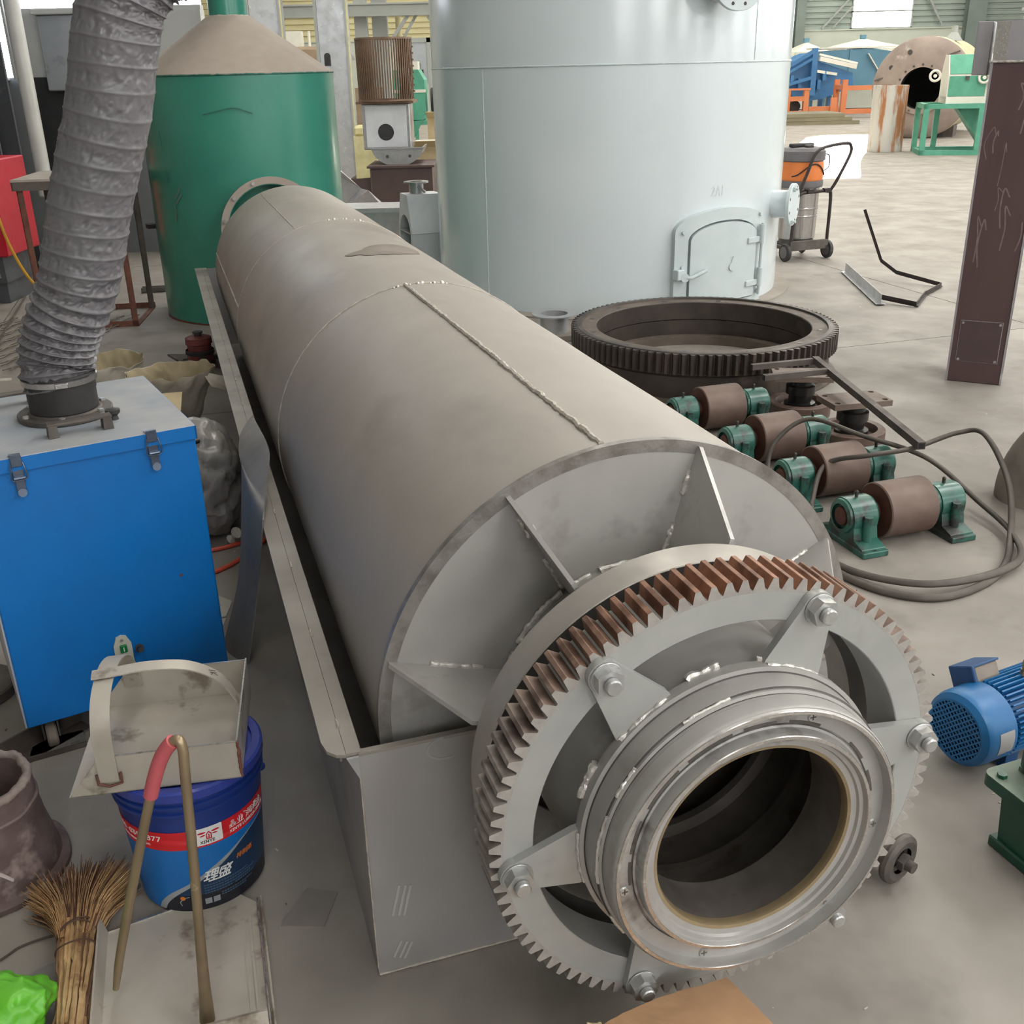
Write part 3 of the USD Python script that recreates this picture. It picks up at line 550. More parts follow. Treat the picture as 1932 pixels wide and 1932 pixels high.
def thicken(v, f, t):
    m = trimesh.Trimesh(v, f, process=False); nv = m.vertex_normals; e = trimesh.Trimesh(v, f, process=False)
    es = np.sort(f[:, [0, 1, 1, 2, 2, 0]].reshape(-1, 2), 1); u, idx, cnt = np.unique(es, axis=0, return_index=True, return_counts=True)
    he = f[:, [0, 1, 1, 2, 2, 0]].reshape(-1, 2)[idx[cnt == 1]]
    V = np.vstack([v - nv * t / 2, v + nv * t / 2]); N = len(v)
    F = [f[:, ::-1], f + N] + [np.array([[a, b, b + N], [a, b + N, a + N]]) for a, b in he]
    return trimesh.Trimesh(V, np.vstack(F), process=False)
single('leaning_sheet', thicken(base, f1, 0.004), 'sheet_grey', 'curved bare steel sheet standing on edge between blue box and trough flange', 'metal sheet', loc=MP, rz=MR, smooth=40)

# ------------------------------------------------------------------ blue dust collector (local: x right along its front, y back)
BA = 30.4
bo = thing('dust_collector', 'blue box machine on casters with a dusty lid and a ducting collar', 'dust collector', (-1.229, 2.203, 0), BA)
BW, BD = 0.517, 0.54
part(bo, 'cabinet', bx(0.002, BW, 0.0, BD, 0.10, 0.775, 0.004), 'blue_box', 20)
part(bo, 'side_panel', bx(-0.002, 0.002, 0.004, BD - 0.004, 0.102, 0.774), 'box_side')
ld = part(bo, 'lid', cat(bx(-0.006, BW + 0.004, -0.006, -0.002, 0.772, 0.805), bx(-0.006, BW + 0.004, BD + 0.002, BD + 0.006, 0.772, 0.805), bx(-0.006, -0.002, -0.006, BD + 0.006, 0.772, 0.805), bx(BW, BW + 0.004, -0.006, BD + 0.006, 0.772, 0.805)), 'blue_box')
part(ld, 'lid_top', bx(-0.005, BW + 0.003, -0.005, BD + 0.005, 0.8, 0.807, 0.002), 'lid_dust', label='lid top greyed by dust')
for x in (0.107, 0.412):
    la = part(bo, 'latch', cat(bx(x - 0.012, x + 0.012, -0.012, -0.006, 0.785, 0.815, 0.001), bx(x - 0.012, x + 0.012, -0.012, 0.012, 0.807, 0.810)), 'latch_steel')
    part(la, 'loop', cat(tube(spline([(x - 0.013, -0.012, 0.795), (x - 0.016, -0.016, 0.775), (x - 0.015, -0.014, 0.755), (x + 0.015, -0.014, 0.755), (x + 0.016, -0.016, 0.775), (x + 0.013, -0.012, 0.795)], 30), 0.0017, 6), T(lathe([(0, -0.012), (0.004, -0.012), (0.004, 0.012), (0, 0.012)], 12, axis='x'), (x, -0.014, 0.758))), 'latch_steel')
    part(la, 'lever', cat(bx(x - 0.010, x + 0.010, -0.010, -0.006, 0.722, 0.762, 0.001), T(cylz(0.010, -0.0025, 0.0025, 20), (x, -0.013, 0.722), rx=80), bx(x - 0.012, x + 0.012, -0.0065, -0.0015, 0.742, 0.775, 0.001)), 'latch_steel')
part(bo, 'paint_chip', ext_y(Point(0.43, 0.415).buffer(0.004, 5), -0.0006, 0.0002), 'rust_frame')
part(bo, 'patched_paint', ext_y(unary_union([Point(0.42, 0.50).buffer(0.022), affinity.scale(Point(0.45, 0.47).buffer(0.03), 1.2, 0.9)]), -0.0005, 0.0002), 'blue_box')
sw = part(bo, 'switch_plate', ext_y(Polygon([(0.236, 0.18), (0.236, 0.265), (0.245, 0.288), (0.257, 0.292), (0.27, 0.288), (0.28, 0.265), (0.28, 0.18)]), -0.006, 0), 'switch_plate')
part(sw, 'switch_button', bx(0.25, 0.267, -0.014, -0.006, 0.245, 0.267, 0.002), 'switch_green')
part(sw, 'switch_mark', bx(0.2575, 0.2595, -0.0145, -0.0135, 0.250, 0.262), 'white_print')
part(sw, 'switch_screw', along(cylz(0.004, 0, 0.003, 12), (0.258, -0.006, 0.28), (0, -1, 0)), 'bolt_steel')
part(bo, 'cable_gland', along(cat(cylz(0.007, 0, 0.03, 14), cylz(0.011, 0, 0.006, 14)), (0.297, 0, 0.242), (0, -1, 0.3)), 'rubber_black')
CX, CY = 0.265, 0.275
cf = part(bo, 'duct_flange', T(lathe([(0.075, 0), (0.113, 0), (0.115, 0.002), (0.115, 0.012), (0.113, 0.014), (0.09, 0.014), (0.086, 0.018), (0.075, 0.018)], 64), (CX, CY, 0.807)), 'iron_dusty')
for k in range(6): part(cf, 'flange_bolt', T(hexnut(0.008, 0.006), (CX + 0.102 * math.cos(k * PI / 3 + 0.3), CY + 0.102 * math.sin(k * PI / 3 + 0.3), 0.821)), 'bolt_steel')
part(bo, 'duct_collar', T(lathe([(0.079, 0), (0.083, 0.004), (0.083, 0.05), (0.085, 0.054), (0.085, 0.092), (0.081, 0.096), (0.076, 0.096), (0.074, 0.0)], 72), (CX, CY, 0.823)), 'rubber_black')
for (x0, x1, y0, y1) in ((0.195, 0.345, 0.085, 0.115), (0.10, 0.22, 0.43, 0.46)):
    hp = part(bo, 'lid_handle', cat(bx(x0, x1, y0, y1, 0.835, 0.841, 0.001)), 'iron_dusty')
    for x in (x0 + 0.012, x1 - 0.012): part(hp, 'handle_foot', ext_y(Polygon([(x - 0.012, 0.807), (x + 0.012, 0.807), (x + 0.010, 0.838), (x - 0.010, 0.838)]), y0 - 0.004, y1 + 0.004), 'iron_dusty')
part(bo, 'lid_knob', T(lathe([(0, 0), (0.012, 0), (0.01, 0.01), (0.018, 0.018), (0.018, 0.026), (0, 0.03)], 24), (0.36, 0.16, 0.807)), 'rubber_black')
for x, y in ((0.055, 0.06), (0.46, 0.06), (0.055, 0.48), (0.46, 0.48)):
    ca = part(bo, 'caster', cat(bx(x - 0.03, x + 0.03, y - 0.03, y + 0.03, 0.094, 0.10), bx(x - 0.02, x - 0.016, y - 0.018, y + 0.022, 0.03, 0.095), bx(x + 0.016, x + 0.02, y - 0.018, y + 0.022, 0.03, 0.095)), 'iron_dusty')
    part(ca, 'wheel', T(lathe([(0.008, -0.013), (0.032, -0.013), (0.036, -0.009), (0.036, 0.009), (0.032, 0.013), (0.008, 0.013)], 32, axis='x'), (x, y, 0.036)), 'dust_brown')

# flexible duct: a cloth tube on a wire helix
def wl(x, y, z):                                                     # box-local to world
    c_, s_ = math.cos(math.radians(BA)), math.sin(math.radians(BA)); return np.array([-1.229 + x * c_ - y * s_, 2.203 + x * s_ + y * c_, z])
hb = wl(CX, CY, 0.885)
HP = [hb, hb + [-0.003, 0.0, 0.03], (-1.138, 2.582, 0.955), (-1.110, 2.585, 1.03), (-1.060, 2.585, 1.118), (-1.026, 2.585, 1.207), (-0.995, 2.585, 1.306), (-0.950, 2.585, 1.426), (-0.906, 2.585, 1.541), (-0.876, 2.585, 1.652), (-0.852, 2.587, 1.727), (-0.820, 2.592, 1.785), (-0.765, 2.61, 1.835), (-0.68, 2.65, 1.865), (-0.57, 2.70, 1.875)]
hs = spline(HP, 560); sg = np.r_[0, np.cumsum(np.linalg.norm(np.diff(hs, axis=0), axis=1))]
pit = np.interp(sg, [0, 0.02, 0.14, 0.26, 0.40, 0.8, 0.95, 1.4], [0.022, 0.022, 0.024, 0.036, 0.054, 0.056, 0.040, 0.034]); turn = np.r_[0, np.cumsum(np.diff(sg) / ((pit[1:] + pit[:-1]) / 2))]
_, HA, HB_ = frames(hs); NS = 150; th = np.linspace(0, 2 * PI, NS, endpoint=False)
phs = (turn[:, None] - th[None] / (2 * PI)) % 1.0
slack = np.interp(sg, [0, 0.1, 0.2, 0.36, 0.85, 1.0], [1.15, 1.15, 0.85, 0.22, 0.2, 0.9])[:, None]
sag = 0.0075 * np.sin(PI * phs) ** 0.8 * (slack ** 1.4)
P0 = np.stack([np.cos(th)[None] * np.ones_like(phs), np.sin(th)[None] * np.ones_like(phs), turn[:, None] * np.ones_like(phs)], -1)
wr = (fbm(P0 * np.array([2.6, 2.6, 0.9]), 4, 3) - 0.5); w2_ = np.abs(fbm(P0 * np.array([7.5, 7.5, 1.7]) + P0[..., [1, 2, 0]], 3, 9) - 0.5)
envl = np.sin(PI * phs)
rad = 0.0925 - sag + envl * (0.010 * wr * (0.5 + 1.3 * slack) - 0.028 * w2_ * (0.3 + 1.05 * slack)) + 0.0013 * np.exp(-((np.minimum(phs, 1 - phs)) / 0.05) ** 2)
rad = rad * np.interp(sg, [0, 0.03, 0.06], [0.96, 0.99, 1.03])[:, None]
axs = (envl * 0.016 * (fbm(P0 * np.array([3.5, 3.5, 0.5]), 3, 21) - 0.5) * slack)[..., None] * frames(hs)[0][:, None]
hv = hs[:, None] + rad[..., None] * (np.cos(th)[None, :, None] * HA[:, None] + np.sin(th)[None, :, None] * HB_[:, None]) + axs
ii, jj = np.meshgrid(np.arange(len(hs) - 1), np.arange(NS), indexing='ij'); j2 = (jj + 1) % NS
hq = np.stack([ii * NS + jj, ii * NS + j2, (ii + 1) * NS + j2, (ii + 1) * NS + jj], -1).reshape(-1, 4)
du = thing('flexible_duct', 'large wrinkled grey cloth duct rising from the blue box', 'duct')
part(du, 'duct_cloth', trimesh.Trimesh(hv.reshape(-1, 3), np.vstack([hq[:, [0, 1, 2]], hq[:, [0, 2, 3]]]), process=False), 'hose_cloth', True)
cl = part(du, 'hose_clamp', T(lathe([(0.0875, 0), (0.0905, 0.001), (0.0905, 0.014), (0.0875, 0.015), (0.0875, 0)], 72), hb + [0, 0, 0.012]), 'chrome')
part(cl, 'clamp_screw', T(bx(-0.016, 0.016, -0.006, 0.006, 0, 0.013, 0.002), hb + np.array([0.038, -0.083, 0.013]), rz=25), 'chrome')

# ------------------------------------------------------------------ oil pail, scoop, dustpan, broom
PX, PY, PR0, PR1, PH = -0.69, 1.80, 0.128, 0.152, 0.325
pa = thing('oil_pail', 'blue plastic lubricant pail with a red printed band, under the sheet-metal scoop', 'pail', (PX, PY, 0))
tp = (PR1 - PR0) / PH
def pr(z): return PR0 + tp * z
part(pa, 'pail_body', lathe([(0, 0), (PR0 - 0.006, 0), (PR0, 0.006), (pr(0.262), 0.262), (pr(0.262) + 0.006, 0.264), (pr(0.262) + 0.006, 0.270), (pr(0.27) + 0.001, 0.272), (pr(0.284) + 0.001, 0.282), (pr(0.284) + 0.006, 0.284), (pr(0.284) + 0.006, 0.29), (pr(0.29) + 0.001, 0.292), (pr(0.30), 0.305), (0, 0.305)], 96), 'bucket_blue')
part(pa, 'pail_lid', lathe([(0, 0.318), (pr(0.31) - 0.016, 0.318), (pr(0.31) - 0.014, 0.325), (pr(0.31) + 0.002, 0.325), (pr(0.31) + 0.007, 0.321), (pr(0.31) + 0.007, 0.303), (pr(0.31), 0.302)], 96), 'lid_lilac')
part(pa, 'bail', cat(tube([(pr(0.25) * 1.01 * math.cos(t), pr(0.25) * 1.01 * math.sin(t), 0.255 - 0.02 * math.sin(t)) for t in np.linspace(0.2, PI - 0.2, 40)], 0.002, 6)), 'chrome')
for t in (0.2, PI - 0.2): part(pa, 'bail_ear', T(trimesh.creation.icosphere(2, 0.01), (pr(0.25) * math.cos(t), pr(0.25) * math.sin(t), 0.25)), 'bucket_blue')
LAB0 = math.radians(-3)
def lab(poly, z0, mat, off, name='label_print'):                     # poly in arc length (0 faces the viewer, + right) and height
    m = ext(poly, 0.0004, off); return part(pa, name, wrap(m, pr(z0), math.radians(21), 0.014, tp), mat, 40)
def wrp(poly, zref): return poly
lo, hi = -0.26, 0.235
def band(z0, z1, n=40): return Polygon([(x, z0) for x in np.linspace(lo, hi, n)] + [(x, z1) for x in np.linspace(hi, lo, n)])
def lab2(poly, mat, off, name='label_print'):
    m = ext(poly, 0.0004, 0); v, f = trimesh.remesh.subdivide_to_size(m.vertices, m.faces, 0.016, max_iter=12)
    a = v[:, 0] / 0.14 + LAB0; r = pr(v[:, 1]) + v[:, 2] + off
    return part(pa, name, trimesh.Trimesh(np.c_[r * np.sin(a), -r * np.cos(a), v[:, 1]], f, process=False), mat, 40)
lab2(band(0.008, 0.175), 'label_light_blue', 0.0004)
lab2(band(0.175, 0.222), 'label_red', 0.0006)
sw1 = Polygon([tuple(p[:2]) for p in spline([(-0.062, 0.008, 0), (-0.05, 0.03, 0), (-0.02, 0.058, 0), (0.03, 0.088, 0), (0.09, 0.125, 0), (0.16, 0.158, 0), (0.235, 0.172, 0)], 40)] + [(0.235, 0.008)])
sw2 = Polygon([tuple(p[:2]) for p in spline([(-0.045, 0.008, 0), (-0.034, 0.028, 0), (-0.008, 0.053, 0), (0.035, 0.080, 0), (0.09, 0.1135, 0), (0.16, 0.1555, 0), (0.235, 0.1705, 0)], 40)] + [(0.235, 0.008)])
lab2(sw1, 'label_grey', 0.0008); lab2(sw2, 'label_navy', 0.0010)
lab2(sw2.intersection(sbox(-0.05, 0.0, 0.235, 0.05)), 'label_black', 0.0012)
def textpoly(s, h, bold=True):                                       # outline of a word as flat faces
    m = text_mesh(s, h, 0.0004, bold); return m
def words(s, h, x, y, mat, off, bold=True):
    m = text_mesh(s, h, 0.0003, bold); v = m.vertices.copy(); a = (x + v[:, 0]) / 0.14 + LAB0; r = pr(y + v[:, 1]) + v[:, 2] + off
    part(pa, 'label_lettering', trimesh.Trimesh(np.c_[r * np.sin(a), -r * np.cos(a), y + v[:, 1]], m.faces, process=False), mat, False)
words('400-0390 877', 0.0125, -0.142, 0.199, 'white_print', 0.001)
words('www.xinyeoye.com', 0.0065, -0.125, 0.185, 'white_print', 0.001, False)
words('XINYE LUBRICATING OIL', 0.0068, 0.118, 0.183, 'white_print', 0.001)
GL = {'jin': [[(0, 6), (5, 10), (10, 6)], [(2, 6.2), (8, 6.2)], [(1, 3.5), (9, 3.5)], [(5, 6), (5, 0)], [(0, 0), (10, 0)]],
      'ye': [[(3.5, 10), (3.5, 0)], [(6.5, 10), (6.5, 0)], [(1, 7), (2, 3)], [(9, 7), (8, 3)], [(0, 0), (10, 0)]],
      'run': [[(0, 9), (1.5, 8)], [(0, 6), (1.5, 5)], [(0, 0), (2, 4)], [(3.5, 10), (4.2, 9)], [(3.5, 8), (3.5, 0)], [(5, 9), (10, 9), (10, 0), (9, .5)], [(5, 6.5), (8.5, 6.5)], [(5, 4.5), (8.5, 4.5)], [(4.8, 2), (8.8, 2)], [(6.8, 6.5), (6.8, 2)]],
      'hua': [[(0, 9), (1.5, 8)], [(0, 6), (1.5, 5)], [(0, 0), (2, 4)], [(4.5, 7), (4.5, 10), (9, 10), (9, 7)], [(6.7, 8.5), (9, 8.5)], [(3, 5.8), (3, 7), (10, 7), (10, 6)], [(4.5, 0), (4.5, 5.5), (9, 5.5), (9, 0)], [(4.5, 3.7), (9, 3.7)], [(4.5, 2), (9, 2)]],
      'you': [[(0, 9), (1.5, 8)], [(0, 6), (1.5, 5)], [(0, 0), (2, 4)], [(3.5, 7), (3.5, 0), (10, 0), (10, 7), (3.5, 7)], [(6.7, 10), (6.7, 0)], [(3.5, 3.5), (10, 3.5)]],
      'li': [[(0, 9), (3.5, 9)], [(0, 5.5), (3.5, 5.5)], [(0, 1.5), (3.5, 2)], [(1.7, 9), (1.7, 1.7)], [(5, 10), (9.5, 10), (9.5, 5), (5, 5), (5, 10)], [(5, 7.5), (9.5, 7.5)], [(7.2, 10), (7.2, 0)], [(5, 2.7), (9.5, 2.7)], [(4, 0), (10, 0)]],
      'sheng': [[(1, 9), (10, 9)], [(1, 9), (.5, 4)], [(2, 7), (5, 7), (4.5, 5)], [(6, 10), (9.5, 4.5)], [(9, 8), (6, 5)], [(1.5, 0), (1.5, 3.5), (8.5, 3.5), (8.5, 0)], [(3.8, 3.5), (3.8, 0)], [(6.2, 3.5), (6.2, 0)], [(0, 0), (10, 0)]],
      'te': [[(0, 8), (3.5, 8)], [(0, 4), (3.8, 5)], [(1.8, 10), (1.8, 0)], [(5, 8.5), (9, 8.5)], [(7, 10), (7, 6.5)], [(4.3, 6.5), (10, 6.5)], [(4.5, 4.3), (10, 4.3)], [(8.3, 6), (8.3, 0), (7.3, .6)], [(5.5, 3), (6.2, 1.5)]],
      'zhi': [[(0, 8), (6, 8)], [(0, 6), (6, 6)], [(3, 10), (3, 0)], [(.5, 1), (.5, 4), (5.5, 4), (5.5, 1)], [(1, 10), (0, 8)], [(7.5, 9), (7.5, 3)], [(10, 10), (10, 0), (9, .5)]],
      'gao': [[(5, 10), (5, 9)], [(0, 8.7), (10, 8.7)], [(2.5, 7.5), (7.5, 7.5), (7.5, 5.8), (2.5, 5.8), (2.5, 7.5)], [(.5, 0), (.5, 4.7), (9.5, 4.7), (9.5, 0)], [(3, 3), (7, 3), (7, 1), (3, 1), (3, 3)]]}
def glyph(k, h, w=1.0):
    if k == 'xin':
        j = strokes(GL['jin'], 0.9); return affinity.scale(unary_union([affinity.affine_transform(j, [.5, 0, 0, .5, 2.5, 5.2]), affinity.affine_transform(j, [.48, 0, 0, .5, 0, 0]), affinity.affine_transform(j, [.48, 0, 0, .5, 5.2, 0])]), h / 10, h / 10, origin=(0, 0))
    return affinity.scale(strokes(GL[k], w), h / 10, h / 10, origin=(0, 0))
def gl(ks, h, x, y, mat, gap=1.15, slant=0.0, w=1.0):
    g = unary_union([affinity.translate(glyph(k, h, w), x + i * gap * h, y) for i, k in enumerate(ks)])
    g = affinity.affine_transform(g, [1, slant, 0, 1, -slant * y, 0]); lab2(g, mat, 0.0014, 'label_lettering')
gl(['xin', 'ye'], 0.0165, 0.118, 0.196, 'white_print'); gl(['run', 'hua', 'you'], 0.0165, 0.161, 0.196, 'white_print')
lab2(Point(0.157, 0.2125).buffer(0.0022).difference(Point(0.157, 0.2125).buffer(0.0014)), 'white_print', 0.0014, 'label_lettering')
gl(['li', 'sheng'], 0.027, 0.052, 0.082, 'white_print', 1.1, 0.3, 1.3); gl(['te', 'zhi', 'gao'], 0.013, 0.126, 0.108, 'label_orange', 1.15, 0.25)
bd = sbox(0.052, 0.182, 0.100, 0.2195).buffer(0.003); lab2(bd, 'white_print', 0.0010, 'label_badge')
em = unary_union([Polygon([(0.0705, 0.192), (0.0705, 0.206), (0.076, 0.2125), (0.0815, 0.206), (0.0815, 0.192)]).difference(Polygon([(0.0725, 0.194), (0.0725, 0.205), (0.076, 0.209), (0.0795, 0.205), (0.0795, 0.194)])), strokes([[(0.0745, 0.2025), (0.0775, 0.2025)], [(0.076, 0.2045), (0.076, 0.1955)], [(0.074, 0.1955), (0.078, 0.1955)], [(0.0742, 0.199), (0.0778, 0.199)]], 0.0014),
    affinity.rotate(affinity.scale(Point(0.0625, 0.2105).buffer(0.003), 2.6, 0.75), 4), affinity.rotate(affinity.scale(Point(0.0895, 0.2105).buffer(0.003), 2.6, 0.75), 4), affinity.rotate(affinity.scale(Point(0.064, 0.2035).buffer(0.003), 1.8, 0.5), 10), affinity.rotate(affinity.scale(Point(0.088, 0.2035).buffer(0.003), 1.8, 0.5), -4)])
lab2(em, 'logo_red', 0.0016, 'label_emblem'); words('XINYE', 0.0068, 0.0575, 0.1835, 'label_black', 0.0016)
for k, (x, y, L) in enumerate(((0.05, 0.071, 0.10), (0.05, 0.064, 0.12), (0.05, 0.057, 0.11), (0.05, 0.05, 0.06), (0.118, 0.05, 0.05), (0.085, 0.04, 0.075), (0.085, 0.034, 0.06))):
    lab2(unary_union([sbox(x + d, y, x + d + 0.0045, y + 0.0032) for d in np.arange(0, L, 0.0062)]), 'label_faint', 0.0015, 'label_small_print')
for x in (0.048, 0.066): lab2(sbox(x, 0.022, x + 0.0145, 0.037), 'label_grey', 0.0014, 'label_square')
lab2(unary_union([Point(0.002, 0.044).buffer(0.0055), ]), 'label_orange', 0.0016, 'label_emblem'); lab2(strokes([[(0.0, 0.04), (-0.006, 0.033), (-0.003, 0.024)], [(0.006, 0.045), (0.016, 0.047)]], 0.0018), 'label_grey', 0.0016, 'label_emblem')

sc = thing('scoop', 'sheet-metal scoop with a strap handle, resting on the blue pail', 'scoop', (-0.543, 1.690, 0.327), 9.5)
SL, SWD, SH, st_ = 0.325, 0.312, 0.084, 0.0022
part(sc, 'scoop_floor', bx(-SL, 0, 0, SWD, 0, st_), 'sheet_dusty')
wal = Polygon([(-SL, 0), (0, 0), (0, SH), (-SL + 0.068, SH)])
for y in (0, SWD - st_): part(sc, 'scoop_side', ext_y(wal, y, y + st_), 'sheet_dusty')
part(sc, 'scoop_back', bx(-st_, 0, 0, SWD, 0, SH + 0.003), 'sheet_dusty')
part(sc, 'bright_edge', cat(bx(-SL + 0.068, 0, -0.0006, st_ + 0.0006, SH - 0.0005, SH + 0.0012), bx(-st_ - 0.0006, 0.0006, 0, SWD, SH + 0.0025, SH + 0.0042), bx(-SL + 0.07, 0, SWD - st_ - 0.0006, SWD + 0.0006, SH - 0.0005, SH + 0.0012)), 'bright_edge')
part(sc, 'corner_weld', bead([(0.0, -0.0005, z) for z in np.linspace(0.004, SH, 40)], 0.003, 8), 'rust_frame')
def strap(pts, w, wd, n=60):
    p = spline(pts, n); t = np.gradient(p, axis=0); t /= np.linalg.norm(t, axis=1)[:, None]; wd = np.array(wd, float)
    W = wd[None] - t * (t @ wd)[:, None]; W /= np.linalg.norm(W, axis=1)[:, None]; v = np.hstack([p - W * w / 2, p + W * w / 2]).reshape(-1, 3)
    f = []; 
    for i in range(n - 1): f += [[2 * i, 2 * i + 1, 2 * i + 3], [2 * i, 2 * i + 3, 2 * i + 2]]
    return thicken(v, np.array(f), 0.0025)
hd = part(sc, 'strap_handle', strap([(-0.245, -0.004, 0.03), (-0.245, -0.004, 0.10), (-0.243, 0.0, 0.155), (-0.24, 0.03, 0.198), (-0.238, 0.09, 0.215), (-0.238, 0.16, 0.205), (-0.24, 0.24, 0.165), (-0.242, 0.285, 0.11), (-0.243, SWD - 0.004, 0.05)], 0.036, (1, 0, 0)), 'sheet_dusty')
part(hd, 'strap_brace', strap([(-0.262, 0.08, 0.2185), (-0.22, 0.085, 0.2185), (-0.16, 0.10, 0.215), (-0.09, 0.12, 0.195), (-0.035, 0.135, 0.15), (-0.003, 0.14, 0.085)], 0.034, (0, 1, 0)), 'sheet_dusty')
part(hd, 'weld_mark', bead([(-0.265, -0.006, 0.05), (-0.265, -0.006, 0.028), (-0.245, -0.006, 0.022), (-0.222, -0.006, 0.028), (-0.222, -0.006, 0.05)], 0.0035, 3), 'rust_frame')
_ik = ext(affinity.rotate(scrawl('IK', 0.008, 0.0012), -60, origin=(0, 0)), 0.0004)
part(hd, 'ink_mark', T(_ik, (-0.055, 0.135, 0.1745), ry=38), 'strap_black')

pn = thing('dustpan', 'long-handled metal dustpan with bent tube handle and pink grip', 'dustpan', (-0.70, 1.66, 0), 16.5)
part(pn, 'pan_floor', ext(Polygon([(-0.145, 0.0), (0.10, 0.045), (0.15, -0.01), (0.15, -0.42), (-0.145, -0.42)]), 0.0025, 0.004), 'pan_floor')
part(pn, 'pan_side', cat(T(bx(-0.002, 0.002, -0.42, 0.0, 0, 0.045), (-0.146, 0, 0.004), ry=-12), T(bx(-0.002, 0.002, -0.41, -0.01, 0, 0.02), (0.15, 0, 0.004), ry=30)), 'pan_floor')
part(pn, 'pan_side', cat(bx(0.118, 0.122, -0.35, -0.04, 0.0065, 0.009), bx(0.13, 0.135, -0.40, -0.04, 0.0065, 0.010)), 'pan_floor')
part(pn, 'pan_edge', cat(bar((-0.145, 0.0, 0.0075), (0.10, 0.045, 0.0075), 0.004, 0.003), bar((0.152, -0.012, 0.02), (0.152, -0.41, 0.02), 0.003, 0.004)), 'bright_edge')
part(pn, 'pan_back', T(bx(-0.03, 0.15, -0.003, 0.003, 0, 0.07), (0.0, -0.37, 0.004), rx=-12), 'pan_floor')
def W2L(p, o, rz): c_, s_ = math.cos(math.radians(rz)), math.sin(math.radians(rz)); v = np.array(p, float) - np.array([*o, 0.0]); return (v[0] * c_ + v[1] * s_, -v[0] * s_ + v[1] * c_, v[2])
hpts = [W2L(p, (-0.70, 1.66), 16.5) for p in ((-0.763, 1.455, 0.03), (-0.735, 1.45, 0.13), (-0.665, 1.44, 0.35), (-0.62, 1.433, 0.485), (-0.602, 1.43, 0.535), (-0.585, 1.427, 0.572), (-0.566, 1.424, 0.598), (-0.552, 1.421, 0.606), (-0.546, 1.418, 0.588), (-0.548, 1.414, 0.54), (-0.555, 1.404, 0.38), (-0.565, 1.39, 0.18), (-0.572, 1.38, 0.03))]
hsp = spline(hpts, 120)
ph_ = part(pn, 'tube_handle', tube(hsp, np.interp(np.arange(120), [0, 6, 14, 106, 114, 119], [0.006, 0.008, 0.0086, 0.0086, 0.0105, 0.014]), 16), 'brass_tube')
part(ph_, 'rubber_grip', tube(hsp[30:63], 0.0125, 18), 'grip_pink')

rng = np.random.default_rng(7)
brm = thing('broom', 'short straw hand broom with splayed bristles lying on the floor', 'broom', (-0.883, 1.59, 0.0), 17)
bris, brd = [], []
for k in range(2400):
    u, w_ = rng.uniform(-1, 1), rng.uniform(-1, 1); L = rng.uniform(0.13, 0.205) * (1 - 0.2 * abs(u)); x0, z0 = 0.03 * u, 0.036 + 0.024 * w_
    x1 = x0 + u * 0.072 + rng.normal(0, 0.008); z1 = max(z0 + w_ * 0.024 + rng.normal(0, 0.006) - 0.008, 0.004); mx = (x0 + x1) / 2 - u * 0.012
    p = np.array([(x0, -0.03, z0), (mx, L * 0.42, (z0 + z1) / 2 + 0.004), (x1, L * 0.92, z1)])
    (brd if (rng.random() < 0.2 + 0.6 * (L > 0.165)) else bris).append(tube(spline(p, 6), np.linspace(0.0015, 0.0006, 6), 3, cap=False))
part(brm, 'bristles', cat(bris), 'straw', True, kind='stuff'); part(brm, 'bristles', cat(brd), 'straw_dark', True, kind='stuff')
for k in range(64):
    a = 2 * PI * (k * 0.618) % (2 * PI); rr = 0.030 * math.sqrt((k + 1) / 64); L = rng.uniform(0.17, 0.36)
    x, z = rr * math.cos(a) * 1.15, 0.036 + rr * math.sin(a); p = [(x, 0.012, z), (x * 0.98 + rng.normal(0, 0.001), -0.08, z * 0.98), (x * 0.8 + rng.normal(0, 0.004), -L * 0.6, max(z * 0.9, 0.006)), (x * 0.7 + rng.normal(0, 0.006), -L, max(z * 0.8, 0.006))]
    part(brm, 'stalk', rough_up(tube(spline(p, 20), rng.uniform(0.003, 0.0062) * np.linspace(1, rng.uniform(0.6, 1.1), 20), 6, squash=(1, rng.uniform(0.5, 1))), 0.006, 70, k), ('straw_stalk', 'straw_stalk', 'straw', 'stalk_brown')[k % 4], 25)
for y in (-0.004, -0.012, -0.058): part(brm, 'twine_binding', tube([(0.038 * math.cos(t), y + 0.006 * math.sin(t * 2 + y * 90), 0.037 + 0.037 * math.sin(t)) for t in np.linspace(0, 2 * PI, 40, endpoint=False)], 0.0016, 6, closed=True), 'twine')

rp = thing('rusty_pipe', 'rusty flared iron pipe stub with a rough rim, standing at the left edge', 'pipe', (-1.165, 1.815, 0))
m_ = lathe([(0.165, 0), (0.167, 0.004), (0.167, 0.014), (0.163, 0.018), (0.15, 0.022), (0.143, 0.05), (0.132, 0.11), (0.125, 0.165), (0.128, 0.171), (0.128, 0.179), (0.124, 0.182), (0.123, 0.228), (0.106, 0.228), (0.104, 0.18), (0.12, 0.02), (0.165, 0.0)], 72)
part(rp, 'pipe_wall', rough_up(m_, 0.006, 22, 2), 'rust_pipe', 35)
part(rp, 'rough_rim', rough_up(tube([(0.1145 * math.cos(t), 0.1145 * math.sin(t), 0.228) for t in np.linspace(0, 2 * PI, 90, endpoint=False)], 0.0105, 8, closed=True), 0.014, 60, 5), 'rust_rim', 40)
ck = []
for pts in ([(60, 0.205, 0.15, -1), ], ):
    pass
def onpipe(a, z): r = 0.1445 - 0.1125 * (z - 0.04) + 0.001; return (r * math.cos(math.radians(a)), r * math.sin(math.radians(a)), z)
